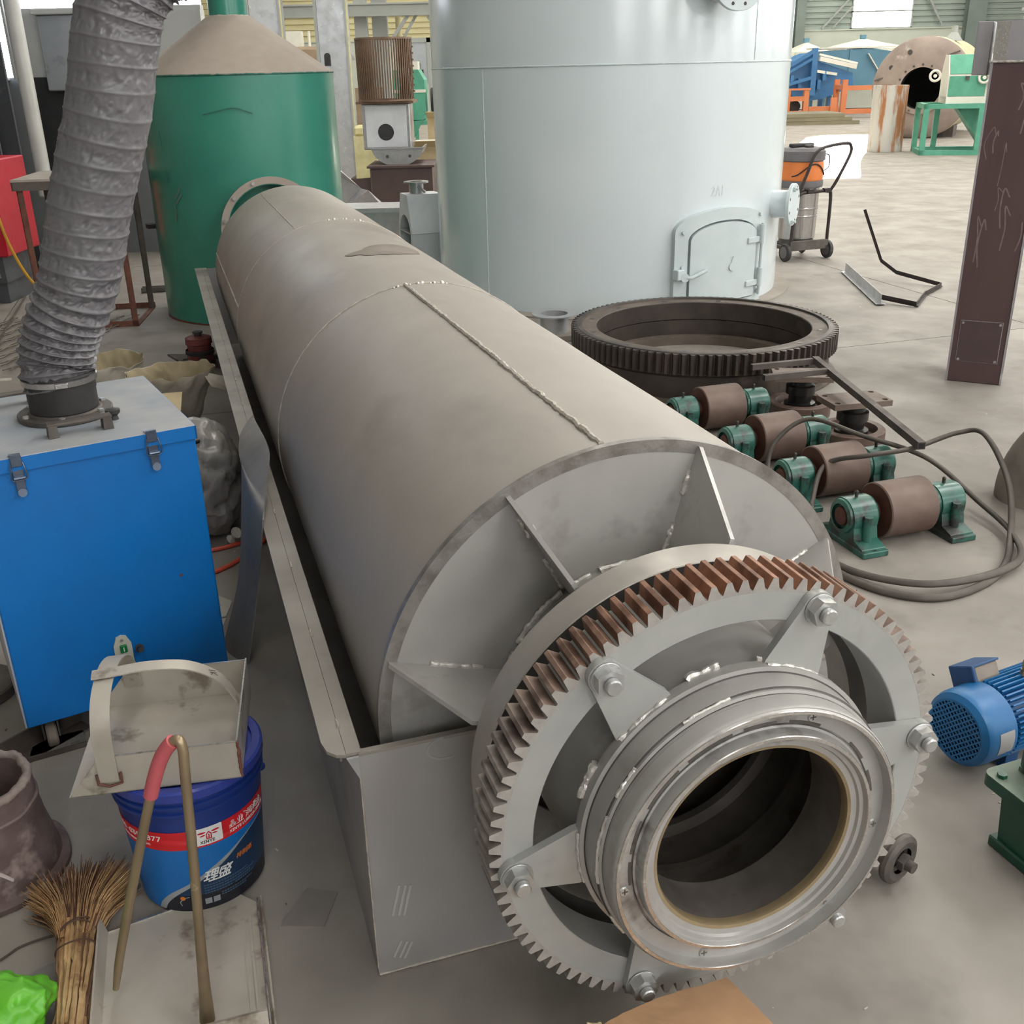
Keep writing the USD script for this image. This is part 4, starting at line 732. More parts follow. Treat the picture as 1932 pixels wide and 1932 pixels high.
for k, zz in enumerate((([-62, .15], [-58, .10], [-50, .08], [-44, .06]), ([-75, .06], [-70, .09], [-64, .07], [-68, .05]))):
    part(rp, 'paint_mark', rough_up(tube([onpipe(a, z) for a, z in zz], 0.0045, 6, squash=(1, 0.5)), 0.003, 120, k), 'chalk')

gb = trimesh.creation.icosphere(4, 1.0); v = gb.vertices; gb.vertices = v * np.array([0.12, 0.085, 0.055]); gb = rough_up(rough_up(gb, 0.06, 9, 4), 0.02, 26, 8); q_ = np.abs(fbm(gb.vertices * np.array([22, 30, 26]), 3, 77) - 0.5); gb.vertices = gb.vertices * (1 - 0.5 * (q_[:, None] - 0.08))
gb.vertices[:, 2] = np.maximum(gb.vertices[:, 2], -0.05)
gbg = thing('plastic_bag', 'crumpled bright green plastic bag in the bottom left corner', 'bag', (-0.955, 1.375, 0.055), 10)
part(gbg, 'bag_skin', gb, 'green_bag', True)
part(gbg, 'paper_scrap', rough_up(T(bx(-0.012, 0.012, -0.01, 0.01, -0.001, 0.001), (-0.005, 0.03, 0.062), rx=-20), 0.004, 60, 1, 0.008), 'paper')
single('wire', tube(spline([(-1.20, 1.40, 0.004), (-1.09, 1.50, 0.004), (-1.031, 1.554, 0.004), (-1.0, 1.592, 0.004), (-0.935, 1.617, 0.006), (-0.90, 1.60, 0.004)], 40), 0.0022, 6), 'wire', 'thin dark curved wire on the floor left of the broom', 'wire')
single('round_plate', T(lathe([(0, 0), (0.118, 0), (0.12, 0.002), (0.12, 0.004), (0, 0.004)], 72), (-0.865, 1.44, 0)), 'sheet_grey', 'flat round grey plate on the floor beneath the dustpan and broom', 'plate')
single('steel_scrap', ext(Polygon([(-0.491, 1.63), (-0.402, 1.624), (-0.388, 1.72), (-0.455, 1.735)]), 0.003), 'floor_plate_steel', 'thin steel offcut on the floor left of the trough front', 'metal sheet')
dk = thing('round_disc', 'dark round disc with a hub on the floor left of the blue box', 'disc', (-1.54, 2.53, 0))
part(dk, 'disc_plate', lathe([(0, 0), (0.115, 0), (0.12, 0.006), (0.12, 0.03), (0.115, 0.034), (0.04, 0.034), (0, 0.034)], 56), 'iron_dusty'); part(dk, 'hub', lathe([(0.03, 0.034), (0.03, 0.05), (0.02, 0.052), (0.018, 0.034)], 32), 'bolt_steel')
single('angle_bar', cat(bar((-1.38, 2.10, 0.03), (-1.18, 2.38, 0.03), 0.006, 0.06), bar((-1.355, 2.085, 0.003), (-1.155, 2.365, 0.003), 0.05, 0.006)), 'frame_dark', 'dark steel angle bar lying beneath the front corner of the blue box', 'bar')
fp = thing('slotted_plate', 'flat grey steel strip with a slot, on the floor before the blue box caster', 'plate')
part(fp, 'strip', ext(Polygon([(-1.245, 2.205), (-1.12, 2.27), (-1.155, 2.335), (-1.265, 2.29)]).difference(affinity.rotate(sbox(-1.165, 2.275, -1.143, 2.283), 30)), 0.006), 'sheet_grey')
part(fp, 'lip', bar((-1.245, 2.205, 0.008), (-1.12, 2.27, 0.008), 0.005, 0.014), 'frame_dark')

# ------------------------------------------------------------------ sacks and litter behind the blue box
def sack(seed, h, r0, r1, n=72, lean=(0, 0), rim=0.05):
    z = np.linspace(0, 1, 22); t = np.linspace(0, 2 * PI, n, endpoint=False); Z, Tt = np.meshgrid(z, t, indexing='ij')
    R = r0 + (r1 - r0) * Z ** 1.6; q = np.stack([np.cos(Tt) * 1.6, np.sin(Tt) * 1.6, Z * 2.2], -1); R = R * (1 + 0.5 * (fbm(q, 3, seed) - 0.5)); hh = h * Z + rim * Z * (fbm(q[..., [1, 0, 2]] * 2.2, 3, seed + 5) - 0.5) * 2
    v = np.stack([R * np.cos(Tt) + lean[0] * Z, R * np.sin(Tt) + lean[1] * Z, hh], -1).reshape(-1, 3); f = []
    for i in range(21):
        for j in range(n):
            j2 = (j + 1) % n; f += [[i * n + j, i * n + j2, (i + 1) * n + j2], [i * n + j, (i + 1) * n + j2, (i + 1) * n + j]]
    return v, np.array(f)
v, f = sack(3, 0.36, 0.08, 0.19, lean=(0.02, -0.02), rim=0.025); s1 = thing('woven_sack', 'open pale woven sack standing behind the blue box beside the trough', 'sack', (-1.565, 4.68, 0))
part(s1, 'sack_cloth', thicken(v, f, 0.003), 'sack_cloth', True); v2 = v.copy(); v2[:, :2] *= 0.975; part(s1, 'sack_lining', trimesh.Trimesh(v2, f[:, ::-1], process=False), 'sack_inside', True)
part(s1, 'loose_flap', rough_up(thicken(*(lambda m: (m.vertices, m.faces))(T(trimesh.Trimesh([(0, 0, 0), (0.12, 0.0, -0.02), (0.2, -0.05, -0.12), (0.06, -0.08, -0.04)], [[0, 1, 2], [0, 2, 3]]), (0.17, -0.06, 0.36))), 0.002), 0.02, 14, 4, 0.03), 'sack_cloth', True)
v, f = sack(12, 0.34, 0.10, 0.17, lean=(0.03, 0), rim=0.03); s2 = thing('woven_sack', 'smaller pale sack further left, half hidden behind the duct collar', 'sack', (-1.98, 4.95, 0))
part(s2, 'sack_cloth', thicken(v, f, 0.003), 'sack_cloth', True); v2 = v.copy(); v2[:, :2] *= 0.97; part(s2, 'sack_lining', trimesh.Trimesh(v2, f[:, ::-1], process=False), 'sack_inside', True)
single('cardboard_sheet', rough_up(T(bx(-0.17, 0.17, -0.2, 0.2, -0.003, 0.003), (-1.56, 4.22, 0.30), rz=14, rx=4), 0.012, 6, 2, 0.05), 'cardboard_pale', 'pale cardboard sheet lying behind the blue box in front of the sacks', 'cardboard')
single('cardboard_carton', rough_up(bx(-1.76, -1.44, 4.04, 4.40, 0, 0.285), 0.006, 5, 7, 0.08), 'brown_box', 'low brown carton beneath the pale cardboard sheet', 'carton')
gbm = trimesh.creation.icosphere(4, 1.0); v = gbm.vertices; gbm.vertices = np.c_[np.sign(v[:, 0]) * np.abs(v[:, 0]) ** 0.8 * 0.155, np.sign(v[:, 1]) * np.abs(v[:, 1]) ** 0.8 * 0.2, np.sign(v[:, 2]) * np.abs(v[:, 2]) ** 0.75 * 0.215]
gbm = rough_up(rough_up(gbm, 0.08, 6, 2), 0.035, 20, 6); q_ = np.abs(fbm(gbm.vertices * np.array([13, 13, 20]), 3, 31) - 0.5); gbm.vertices = gbm.vertices * (1 - 0.42 * (q_[:, None] - 0.10)); gbm.vertices[:, 2] = np.maximum(gbm.vertices[:, 2], -0.2)
g2 = thing('grey_bag', 'full crinkled grey plastic bag between the blue box and the trough', 'bag', (-1.175, 3.66, 0.2), 10)
part(g2, 'bag_skin', gbm, 'grey_bag', True)
part(g2, 'bag_strap', cat(T(bx(-0.012, 0.012, -0.003, 0.003, -0.05, 0.05), (0.02, -0.10, 0.17), rx=50, rz=20), T(bx(-0.01, 0.01, -0.003, 0.003, -0.05, 0.05), (-0.05, -0.12, 0.15), rx=40, rz=-40)), 'strap_black')
part(g2, 'tied_corner', rough_up(T(lathe([(0.0, 0), (0.02, 0.01), (0.008, 0.03), (0.022, 0.06), (0.0, 0.05)], 20), (0.105, -0.155, -0.19), rx=30, ry=30), 0.012, 60, 3), 'paper')
ho = thing('air_hose', 'orange air hose looping on the floor under the grey bag', 'hose')
part(ho, 'hose_tube', tube(spline([(-1.45, 3.50, 0.008), (-1.25, 3.41, 0.008), (-1.097, 3.453, 0.008), (-1.005, 3.517, 0.008), (-0.96, 3.60, 0.008), (-0.935, 3.64, 0.008), (-0.92, 3.60, 0.008), (-0.93, 3.49, 0.008), (-0.964, 3.396, 0.008), (-1.041, 3.272, 0.008), (-1.2, 3.17, 0.008), (-1.4, 3.12, 0.008)], 120), 0.008, 10), 'hose_orange')
single('paper_card', cat(ext(Polygon([(-1.02, 2.93), (-0.925, 2.955), (-0.93, 3.06), (-0.985, 3.10), (-1.05, 3.03)]), 0.002, 0.001), T(ext(Polygon([(-0.06, -0.12), (0.045, -0.10), (0.05, 0.0), (-0.06, -0.02)]), 0.002), (-0.97, 2.94, 0.003), rx=8)), 'paper', 'folded pale paper card on the floor behind the blue box', 'paper')
jk = thing('hydraulic_jack', 'small red and black jack on the floor near the green tank', 'jack', (-1.84, 6.12, 0.012))
part(jk, 'jack_body', lathe([(0, 0), (0.085, 0), (0.085, 0.02), (0.075, 0.025), (0.078, 0.07), (0.068, 0.075), (0.07, 0.12), (0.078, 0.125), (0.076, 0.16), (0.05, 0.17), (0, 0.172)], 32), 'jack_red'); part(jk, 'jack_collar', lathe([(0.079, 0.062), (0.084, 0.066), (0.084, 0.085), (0.079, 0.09)], 32), 'strap_black'); part(jk, 'jack_ram', lathe([(0.02, 0.165), (0.02, 0.185), (0.03, 0.186), (0.03, 0.195), (0, 0.195)], 20), 'dark_steel')
part(jk, 'jack_lever', bar((0.05, 0, 0.04), (0.16, 0.05, 0.02), 0.022), 'strap_black')
part(jk, 'chain_heap', cat([T(trimesh.creation.torus(0.026, 0.007, 14, 6), (0.07 * math.cos(k * 1.3) - 0.02, 0.09 * math.sin(k * 1.9) - 0.07, 0.012 + 0.004 * (k % 4)), rx=18 * (k % 5 - 2), ry=14 * (k % 3 - 1)) for k in range(22)]), 'frame_dark', kind='stuff')
single('floor_plate', ext(Polygon([(-2.12, 6.37), (-1.93, 6.10), (-1.62, 6.02), (-1.66, 6.36)]), 0.012), 'frame_dark', 'dark steel plate on the floor under the red jack', 'plate')
single('small_channel', cat(bx(-0.10, 0.10, -0.04, 0.04, 0, 0.006), bx(-0.10, 0.10, -0.04, -0.034, 0, 0.04), bx(-0.10, 0.10, 0.034, 0.04, 0, 0.04)), 'sheet_grey', 'short grey steel channel on the floor left of the green tank', 'bar', loc=(-2.85, 8.5, 0), rz=10)
tb = thing('work_stand', 'rusty angle-iron stand with a dusty top, behind the grey duct', 'stand', (-3.21, 7.16, 0), 7)
part(tb, 'stand_top', bx(-0.02, 0.66, -0.02, 0.66, 0.985, 1.0), 'table_top'); part(tb, 'apron', cat(bx(-0.02, 0.66, -0.02, -0.012, 0.93, 0.985), bx(-0.02, 0.66, 0.652, 0.66, 0.93, 0.985), bx(-0.02, -0.012, -0.02, 0.66, 0.93, 0.985), bx(0.652, 0.66, -0.02, 0.66, 0.93, 0.985)), 'frame_dark')
for x, y, mt in ((0.02, 0.02, 'rust_frame'), (0.62, 0.02, 'rust_frame'), (0.02, 0.62, 'frame_dark'), (0.62, 0.62, 'frame_dark')):
    part(tb, 'leg', cat(bx(x - 0.02, x + 0.02, y - 0.02, y - 0.014, 0, 0.985), bx(x - 0.02, x - 0.014, y - 0.02, y + 0.02, 0, 0.985)), mt)
for b_ in ((0.0, 0.64, 0.0, 0.006, 0.0, 0.04), (0.0, 0.64, 0.634, 0.64, 0.0, 0.04), (0.6, 0.64, 0.0, 0.64, 0.0, 0.006), (0.0, 0.04, 0, 0.64, 0, 0.006)): part(tb, 'rail', bx(*b_), 'rust_frame')
part(tb, 'brace', bar((0.63, 0.6, 0.95), (0.61, 0.66, 0.0), 0.03), 'frame_dark')
rc = thing('red_cabinet', 'bright red machine cabinet on a dark base at the left edge', 'cabinet', (-3.79, 8.1, 0), 0)
part(rc, 'cabinet_body', bx(-1.0, 0.0, 0.0, 0.6, 0.36, 1.06, 0.01), 'red_paint'); part(rc, 'base', bx(-1.0, -0.06, 0.03, 0.57, 0.16, 0.36), 'dark_column'); part(rc, 'base_slot', bx(-0.9, -0.1, 0.02, 0.04, 0.2, 0.23), 'panel_zinc')
for x in (-0.9, -0.12): part(rc, 'foot', bx(x - 0.04, x + 0.04, 0.06, 0.54, 0, 0.16), 'dark_column')
single('cable', tube(spline([(-3.74, 8.04, 1.75), (-3.738, 8.04, 1.373), (-3.776, 8.06, 1.04), (-3.79, 8.06, 0.74), (-3.735, 8.04, 0.46), (-3.63, 8.04, 0.2), (-3.45, 8.02, 0.03), (-3.2, 7.98, 0.012)], 80), 0.011, 8), 'yellow_cable', 'yellow cable hanging down in front of the red cabinet', 'cable')
me = []
for i in range(9):
    for s in (-1, 1):
        p = [(-3.75 + 0.11 * i + 0.045 * s * ((j % 2) * 2 - 1) * 0.5 + 0.02 * j, 6.05 + 0.165 * j, 0.012 + 0.006 * ((i + j) % 2)) for j in range(10)]; me.append(tube(p, 0.0045, 4))
single('wire_mesh', cat(me), 'mesh_wire', 'sheet of expanded wire mesh lying on the floor left of the duct', 'wire mesh')
single('thin_rod', tube([(-3.2, 6.3, 0.03), (-3.347, 6.782, 0.03), (-3.856, 8.4, 0.008)], 0.007, 6), 'wire', 'long thin rod lying across the wire mesh', 'rod')
single('wood_slat', T(bx(-0.3, 0.3, -0.03, 0.03, 0, 0.02), (-4.35, 8.55, 0), rz=14), 'table_top', 'thin slat on the floor below the red cabinet', 'slat')
single('paper_scrap', T(ext(Polygon([(0, 0), (0.1, 0.02), (0.08, 0.07), (-0.02, 0.05)]), 0.003), (-2.98, 5.86, 0)), 'paper', 'white paper scrap on the floor beside the wire mesh', 'paper')

# ------------------------------------------------------------------ green tank
gt = thing('green_tank', 'green steel tank with a dusty cone top, behind the far end of the drum', 'tank', (-1.842, 7.824, 0))
GR = 0.667
def dent(m, amp=0.012, sc=1.6, seed=1):
    m = m.copy(); v = m.vertices; r = np.hypot(v[:, 0], v[:, 1])[:, None] + 1e-9; d = (fbm(v * np.array([sc, sc, sc * 0.5]), 3, seed) - 0.5) * amp * 2; m.vertices[:, :2] = v[:, :2] * (1 + d[:, None] / r); return m
sh = lathe([(GR, z) for z in np.linspace(0.012, 1.604, 40)], 128)
part(gt, 'shell', dent(sh, 0.008), 'green_paint', True)
part(gt, 'base_ring', lathe([(GR - 0.02, 0), (GR + 0.004, 0), (GR + 0.004, 0.014), (GR, 0.018)], 96), 'rust_frame')
part(gt, 'cone', lathe([(GR + 0.004, 1.605), (GR + 0.002, 1.612), (0.145, 1.965), (0.12, 1.97)], 96), 'dust_beige')
part(gt, 'rim_weld', bead([(GR * math.cos(t), GR * math.sin(t), 1.604) for t in np.linspace(0, 2 * PI, 260)], 0.006, 3), 'scuff_dark')
part(gt, 'outlet_pipe', lathe([(0.128, 1.95), (0.128, 3.4), (0.12, 3.4), (0.12, 1.95)], 48), 'green_paint')
part(gt, 'pipe_weld', bead([(0.13 * math.cos(t), 0.13 * math.sin(t), 1.966) for t in np.linspace(0, 2 * PI, 60)], 0.006, 4), 'weld_dusty')
def ontank(m, R, ang, z): return T(wrap(T(m, (0, 0, 0)), R, math.radians(ang), 0.03), (0, 0, z))
part(gt, 'scuff', cat(ontank(ext(LineString([tuple(p[:2]) for p in spline([(-0.17, -0.03, 0), (-0.08, -0.012, 0), (0.0, 0.004, 0), (0.06, 0.0, 0), (0.14, -0.03, 0)], 20)]).buffer(0.004), 0.0008), GR + 0.007, 8, 1.40)), 'scuff_dark')
part(gt, 'scuff', cat(*[ontank(ext(LineString(L).buffer(0.004), 0.0008), GR + 0.006, -30, 0.82) for L in ([(-0.03, 0.03), (0.0, 0.06), (0.03, 0.1)], [(-0.02, 0.0), (0.03, 0.05)], [(-0.05, -0.12), (-0.04, -0.06), (-0.05, -0.02)])]), 'sheet_grey')
for L in ([(0, 0), (0.005, 0.05), (-0.003, 0.12)], [(0.02, -0.2), (0.01, -0.12)]): part(gt, 'scuff', ontank(ext(LineString(L).buffer(0.0025), 0.0008), GR + 0.006, -38, 1.15), 'scuff_dark')
an_ = 22.0
def arch(r, hz): return unary_union([Point(0, hz).buffer(r, 40).intersection(sbox(-r, hz, r, hz + r)), sbox(-r, hz - 0.55, r, hz)])
hood = part(gt, 'inlet_collar', T(ext_y(arch(0.30, 0.66).difference(arch(0.285, 0.66)), -0.86, -0.62), rz=an_), 'green_paint')
part(hood, 'collar_flange', T(ext_y(arch(0.335, 0.66).difference(arch(0.292, 0.66)), -0.87, -0.855), rz=an_), 'dust_beige')
part(hood, 'collar_bolt', cat([along(hexnut(0.012, 0.012), (T(trimesh.Trimesh([(0.315 * math.cos(a), -0.87, 0.66 + 0.315 * math.sin(a))], [[0, 0, 0]], process=False), rz=an_).vertices[0]), (math.sin(math.radians(an_)), -math.cos(math.radians(an_)), 0)) for a in (2.4, 2.9, 1.9)]), 'bolt_steel')
part(gt, 'side_bracket', cat(T(bx(-0.04, 0.04, -0.06, 0.0, -0.015, 0.015), (-0.665, -0.12, 0.62), rz=-60)), 'strap_black')

# ------------------------------------------------------------------ pale tank
pt = thing('pale_tank', 'large pale grey-green painted steel tank with an arched furnace door', 'tank', (0.802, 8.483, 0))
TR = 1.323
part(pt, 'lower_shell', lathe([(TR, 0.012), (TR, 1.606)], 200), 'tank_paint', True)
part(pt, 'upper_shell', lathe([(TR, 1.614), (TR, 4.4), (0.3, 4.8), (0, 4.8)], 200), 'tank_paint', 40)
part(pt, 'girth_seam', cat(bead([(TR * math.cos(t), TR * math.sin(t), 1.61) for t in np.linspace(0, 2 * PI, 500)], 0.006, 2), lathe([(TR - 0.004, 1.604), (TR - 0.004, 1.616)], 120)), 'tank_paint_dull')
def tp_(a, z, r=TR): return (r * math.sin(math.radians(a)), -r * math.cos(math.radians(a)), z)
part(pt, 'vertical_seam', bead([tp_(-44.7, z) for z in np.linspace(0.02, 1.6, 160)], 0.0045, 3), 'tank_paint_dull'); part(pt, 'vertical_seam', bead([tp_(41, z) for z in np.linspace(1.62, 4.3, 160)], 0.0045, 4), 'tank_paint_dull')
part(pt, 'base_plate', lathe([(TR - 0.05, 0), (TR + 0.11, 0), (TR + 0.11, 0.012), (TR - 0.02, 0.014)], 160), 'tank_dust')
dw = 0.37
def door_shape(w, z0, zs, zc): return Polygon([(-w, z0), (w, z0), (w, zs)] + [(w * math.cos(t), zs + (zc - zs) * math.sin(t)) for t in np.linspace(0, PI, 24)] + [(-w, zs)]).buffer(0)
DA = 31.3
fr_ = part(pt, 'door_frame', wrap(ext(door_shape(0.395, 0.02, 0.56, 0.70).difference(door_shape(0.30, 0.06, 0.50, 0.62)), 0.055), TR - 0.002, math.radians(DA), 0.05), 'tank_paint_dull', 25)
dp = part(pt, 'furnace_door', wrap(ext(door_shape(0.288, 0.07, 0.495, 0.607), 0.066), TR, math.radians(DA), 0.05), 'tank_paint_dull', 25)
part(dp, 'door_arc', wrap(T(ext(door_shape(0.25, 0.5, 0.5, 0.59).difference(door_shape(0.24, 0.49, 0.49, 0.58)), 0.006), (0, 0, 0.06)), TR, math.radians(DA), 0.05), 'tank_paint_dull')
part(dp, 'sight_cover', wrap(T(ext(unary_union([Point(0.05, 0.30).buffer(0.028), Point(0.065, 0.36).buffer(0.012), Polygon([(0.03, 0.31), (0.055, 0.37), (0.075, 0.36), (0.078, 0.31)])]), 0.014), (0, 0, 0.06)), TR, math.radians(DA), 0.05), 'tank_paint_dull')
for z in (0.46, 0.16):
    hg = part(dp, 'hinge_strap', wrap(T(bx(0.19, 0.37, z - 0.02, z + 0.02, 0, 0.02, 0.003), (0, 0, 0.06)), TR, math.radians(DA), 0.05), 'tank_paint_dull')
    part(hg, 'hinge_barrel', T(cylz(0.022, 0, 0.13, 20), tp_(DA + 14.2, z - 0.03, TR + 0.085)), 'tank_paint_dull')
part(dp, 'hinge_pin', T(cylz(0.012, 0, 0.50, 14), tp_(DA + 14.2, 0.07, TR + 0.085)), 'tank_paint_dull')
part(dp, 'latch_handle', cat(tube([tp_(DA - 14.5, 0.265, TR + 0.085), tp_(DA - 12.5, 0.262, TR + 0.10), tp_(DA - 8.0, 0.305, TR + 0.105)], 0.013, 12), along(cylz(0.03, 0, 0.05, 20), tp_(DA - 14.5, 0.265, TR + 0.05), tp_(DA - 14.5, 0, 1)), T(bx(-0.03, 0.03, -0.03, 0.03, -0.05, 0.02, 0.005), tp_(DA - 16, 0.30, TR + 0.07), rz=DA)), 'tank_paint_dull')
part(dp, 'door_bolt', cat([along(hexnut(0.016, 0.018), tp_(DA + a, z, TR + 0.05), tp_(DA + a, 0, 1)) for a, z in ((-14.6, 0.56), (-14.6, 0.33), (14.3, 0.63), (14.8, 0.09))]), 'tank_paint_dull')
def nozzle(a, z, r, rf, L, bolts, nm):
    d = np.array(tp_(a, 0, 1)); o = np.array(tp_(a, z, TR - 0.06))
    nz = part(pt, nm, along(lathe([(r, 0), (r, L)], 48), o, d), 'tank_paint')
    fl_ = part(nz, 'flange', along(lathe([(0, L + 0.02), (rf - 0.003, L + 0.02), (rf, L + 0.017), (rf, L - 0.005), (r, L - 0.005)], 56), o, d), 'tank_paint_dull')
    e1 = np.cross(d, [0, 0, 1.0])
    for k in range(bolts):
        t = 2 * PI * (k + 0.5) / bolts; c_ = o + d * (L + 0.0195) + (rf * 0.83) * (math.cos(t) * e1 + np.array([0, 0, math.sin(t)]))
        if k in (1, bolts - 2) and nm == 'nozzle': part(fl_ if False else nz, 'bolt', along(cat(hexnut(0.02, 0.018), cylz(0.01, 0, 0.035, 12)), c_, d), 'tank_paint_dull')
        else: part(nz, 'bolt_hole', along(cylz(0.011, 0, 0.0015, 16), c_, d), 'dark_steel')
nozzle(60.5, 0.655, 0.098, 0.148, 0.19, 8, 'nozzle')
nozzle(25.5, 2.11, 0.155, 0.215, 0.26, 12, 'upper_nozzle')
_nd = np.array(tp_(60.5, 0, 1))
part(pt, 'smudge', wrap(unary_ext := T(cat(ext(scrawl('2A1', 0.03, 0.008), 0.0008)), (-0.10, 0.78, 0.001)), TR, math.radians(31), 0.02), 'tank_paint_dull')

# ------------------------------------------------------------------ machinery between the two tanks
for nm, lb, x0, x1, y, off in (('lift_duct', 'galvanized square lift duct rising behind the cone of the green tank', -3.80, -3.37, 17.5, 0.30), ('lift_duct', 'second galvanized lift duct, with a slot, right of the other', -2.86, -2.44, 18.0, 0.12)):
    ed = thing(nm, lb, 'duct', (0, y, 0))
    part(ed, 'duct_body', bx(x0, x1, 0, 0.28, 0, CEIL - 0.3), 'galvanized'); part(ed, 'edge_angle', cat(bx(x1 + 0.003, x1 + 0.035, -0.02, 0.3, 0, CEIL - 0.3), bx(x0 - 0.05, x0 - 0.003, -0.02, 0.3, 0, CEIL - 0.3)), 'beam_grey')
    part(ed, 'edge_strip', bx(x1 + 0.035, x1 + 0.052, -0.02, 0.02, 0, CEIL - 0.3), 'yellow_paint')
    if y > 17.8: part(ed, 'slot', ext_y(unary_union([Point(-2.75, 1.84).buffer(0.05), sbox(-2.80, 1.70, -2.70, 1.84)]), -0.006, 0.001), 'black_gap')
cg = thing('screen_cage', 'round rusty bar screen cage standing on a stainless box', 'cage', (-1.50, 14.55, 1.25))
CRc = 0.345
for k in range(64):
    a = 2 * PI * k / 64; part(cg, 'cage_bar', bar((CRc * math.cos(a), CRc * math.sin(a), 0.02), (CRc * 1.02 * math.cos(a), CRc * 1.02 * math.sin(a), 0.73), 0.013, 0.02, up=(math.cos(a), math.sin(a), 0)), 'cage_brown', False)
for z in (0.0, 0.725): part(cg, 'hoop', T(lathe([(CRc - 0.012, 0), (CRc + 0.02, 0), (CRc + 0.02, 0.022), (CRc - 0.012, 0.022), (CRc - 0.012, 0)], 64), (0, 0, z)), 'cage_brown')
part(cg, 'hoop_tooth', cat([bx(CRc + 0.01, CRc + 0.03, -0.012, 0.012, z, z + 0.02) for z in np.arange(0.1, 0.7, 0.075)]), 'cage_brown')
sb = thing('screen_box', 'stainless box with a round black port, under the bar cage', 'box', (-1.51, 14.4, 0.66))
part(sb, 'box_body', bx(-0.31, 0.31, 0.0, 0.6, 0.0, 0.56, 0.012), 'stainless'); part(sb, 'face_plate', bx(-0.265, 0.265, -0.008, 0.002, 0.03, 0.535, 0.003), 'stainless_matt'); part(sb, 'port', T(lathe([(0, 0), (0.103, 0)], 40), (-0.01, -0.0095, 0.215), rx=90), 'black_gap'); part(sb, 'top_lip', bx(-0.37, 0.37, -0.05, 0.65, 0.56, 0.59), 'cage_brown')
cr = thing('half_round_cradle', 'half-round stainless trough end under the stainless box', 'cradle', (-1.37, 14.2, 0.492))
hr = Point(0, 0.24).buffer(0.34, 30).intersection(sbox(-0.34, -0.1, 0.34, 0.2)); hr = affinity.scale(hr, 1, 0.75, origin=(0, 0.2))
part(cr, 'end_plate', ext_y(hr, 0, 0.012), 'stainless'); part(cr, 'shell', ext_y(hr.difference(hr.buffer(-0.012).union(sbox(-0.32, 0.15, 0.32, 0.3))), 0.012, 0.7), 'stainless'); part(cr, 'top_flange', cat(bx(-0.36, 0.36, -0.02, 0.012, 0.19, 0.205)), 'stainless')
for x in (-0.13, 0.16): part(cr, 'bolt', along(hexnut(0.02, 0.03), (x, 0, 0.10), (0, -1, 0)), 'dark_steel')
bh = thing('brown_hopper', 'dark brown primed steel hopper under the half-round cradle', 'hopper', (-1.32, 14.0, 0))
part(bh, 'hopper_box', bx(-0.38, 0.40, 0.0, 0.9, 0.0, 0.47), 'brown_primer'); part(bh, 'hopper_rim', cat(bx(-0.43, 0.43, -0.03, 0.93, 0.465, 0.49)), 'brown_primer'); part(bh, 'side_plate', T(ext_y(Polygon([(0, 0), (-0.30, 0.28), (-0.30, 0.33), (0, 0.35)]), 0.05, 0.06), (-0.38, 0, 0)), 'brown_primer'); part(bh, 'corner_rib', bx(-0.395, -0.38, -0.01, 0.01, 0, 0.49), 'frame_dark')
ch = thing('stainless_chute', 'folded stainless chute lying beside the brown hopper', 'chute', (-1.72, 13.2, 0))
part(ch, 'chute_sheet', thicken(np.array([(-0.35, 0, 0.50), (-0.28, -0.1, 0.56), (-0.02, 0.0, 0.30), (0.10, -0.25, 0.30), (-0.30, 0.0, 0.05), (0.32, -0.4, 0.06), (0.42, -0.35, 0.02)], float), np.array([[0, 2, 1], [0, 4, 2], [2, 4, 3], [3, 4, 5], [3, 5, 6]]), 0.01), 'stainless', False)
bn = thing('steel_bench', 'low steel bench top with a dark front, left of the octagonal housing', 'bench', (-1.30, 10.3, 0))
part(bn, 'bench_top', bx(-0.3, 0.35, 0, 0.5, 0.36, 0.40), 'galvanized'); part(bn, 'bench_front', bx(-0.28, 0.33, 0.02, 0.48, 0, 0.36), 'stainless')
oc = thing('octagon_housing', 'stainless eight-sided housing with a flanged neck on top, left of the pale tank', 'housing', (-0.86, 9.2, 0))
o8 = Polygon([(0.0, 0.0), (0.36, 0.0), (0.40, 0.05), (0.40, 0.34), (0.27, 0.62), (0.10, 0.62), (-0.08, 0.40), (-0.08, 0.05)])
oc_f = affinity.translate(Polygon([(-0.22, 0), (0.22, 0), (0.22, 0.33), (0.11, 0.64), (-0.11, 0.64), (-0.22, 0.33)]), 0, 0)
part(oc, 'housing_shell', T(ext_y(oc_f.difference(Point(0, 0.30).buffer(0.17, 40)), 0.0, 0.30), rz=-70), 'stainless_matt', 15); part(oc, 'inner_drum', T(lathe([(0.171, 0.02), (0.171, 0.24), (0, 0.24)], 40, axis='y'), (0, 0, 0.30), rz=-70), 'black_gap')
nk = part(oc, 'neck', T(lathe([(0.06, 0), (0.06, 0.09)], 32), (0.11, 0.06, 0.64)), 'stainless'); part(nk, 'flange', T(lathe([(0.055, 0), (0.105, 0), (0.105, 0.012), (0.055, 0.012), (0.055, 0)], 40), (0.11, 0.06, 0.725)), 'stainless'); part(oc, 'side_pipe', tube([(0.13, 0.0, 0.70), (0.19, -0.02, 0.655)], 0.012, 10), 'stainless')
part(oc, 'seam', T(cat(bx(-0.221, 0.221, -0.003, 0.303, 0.328, 0.334)), rz=-70), 'stainless')
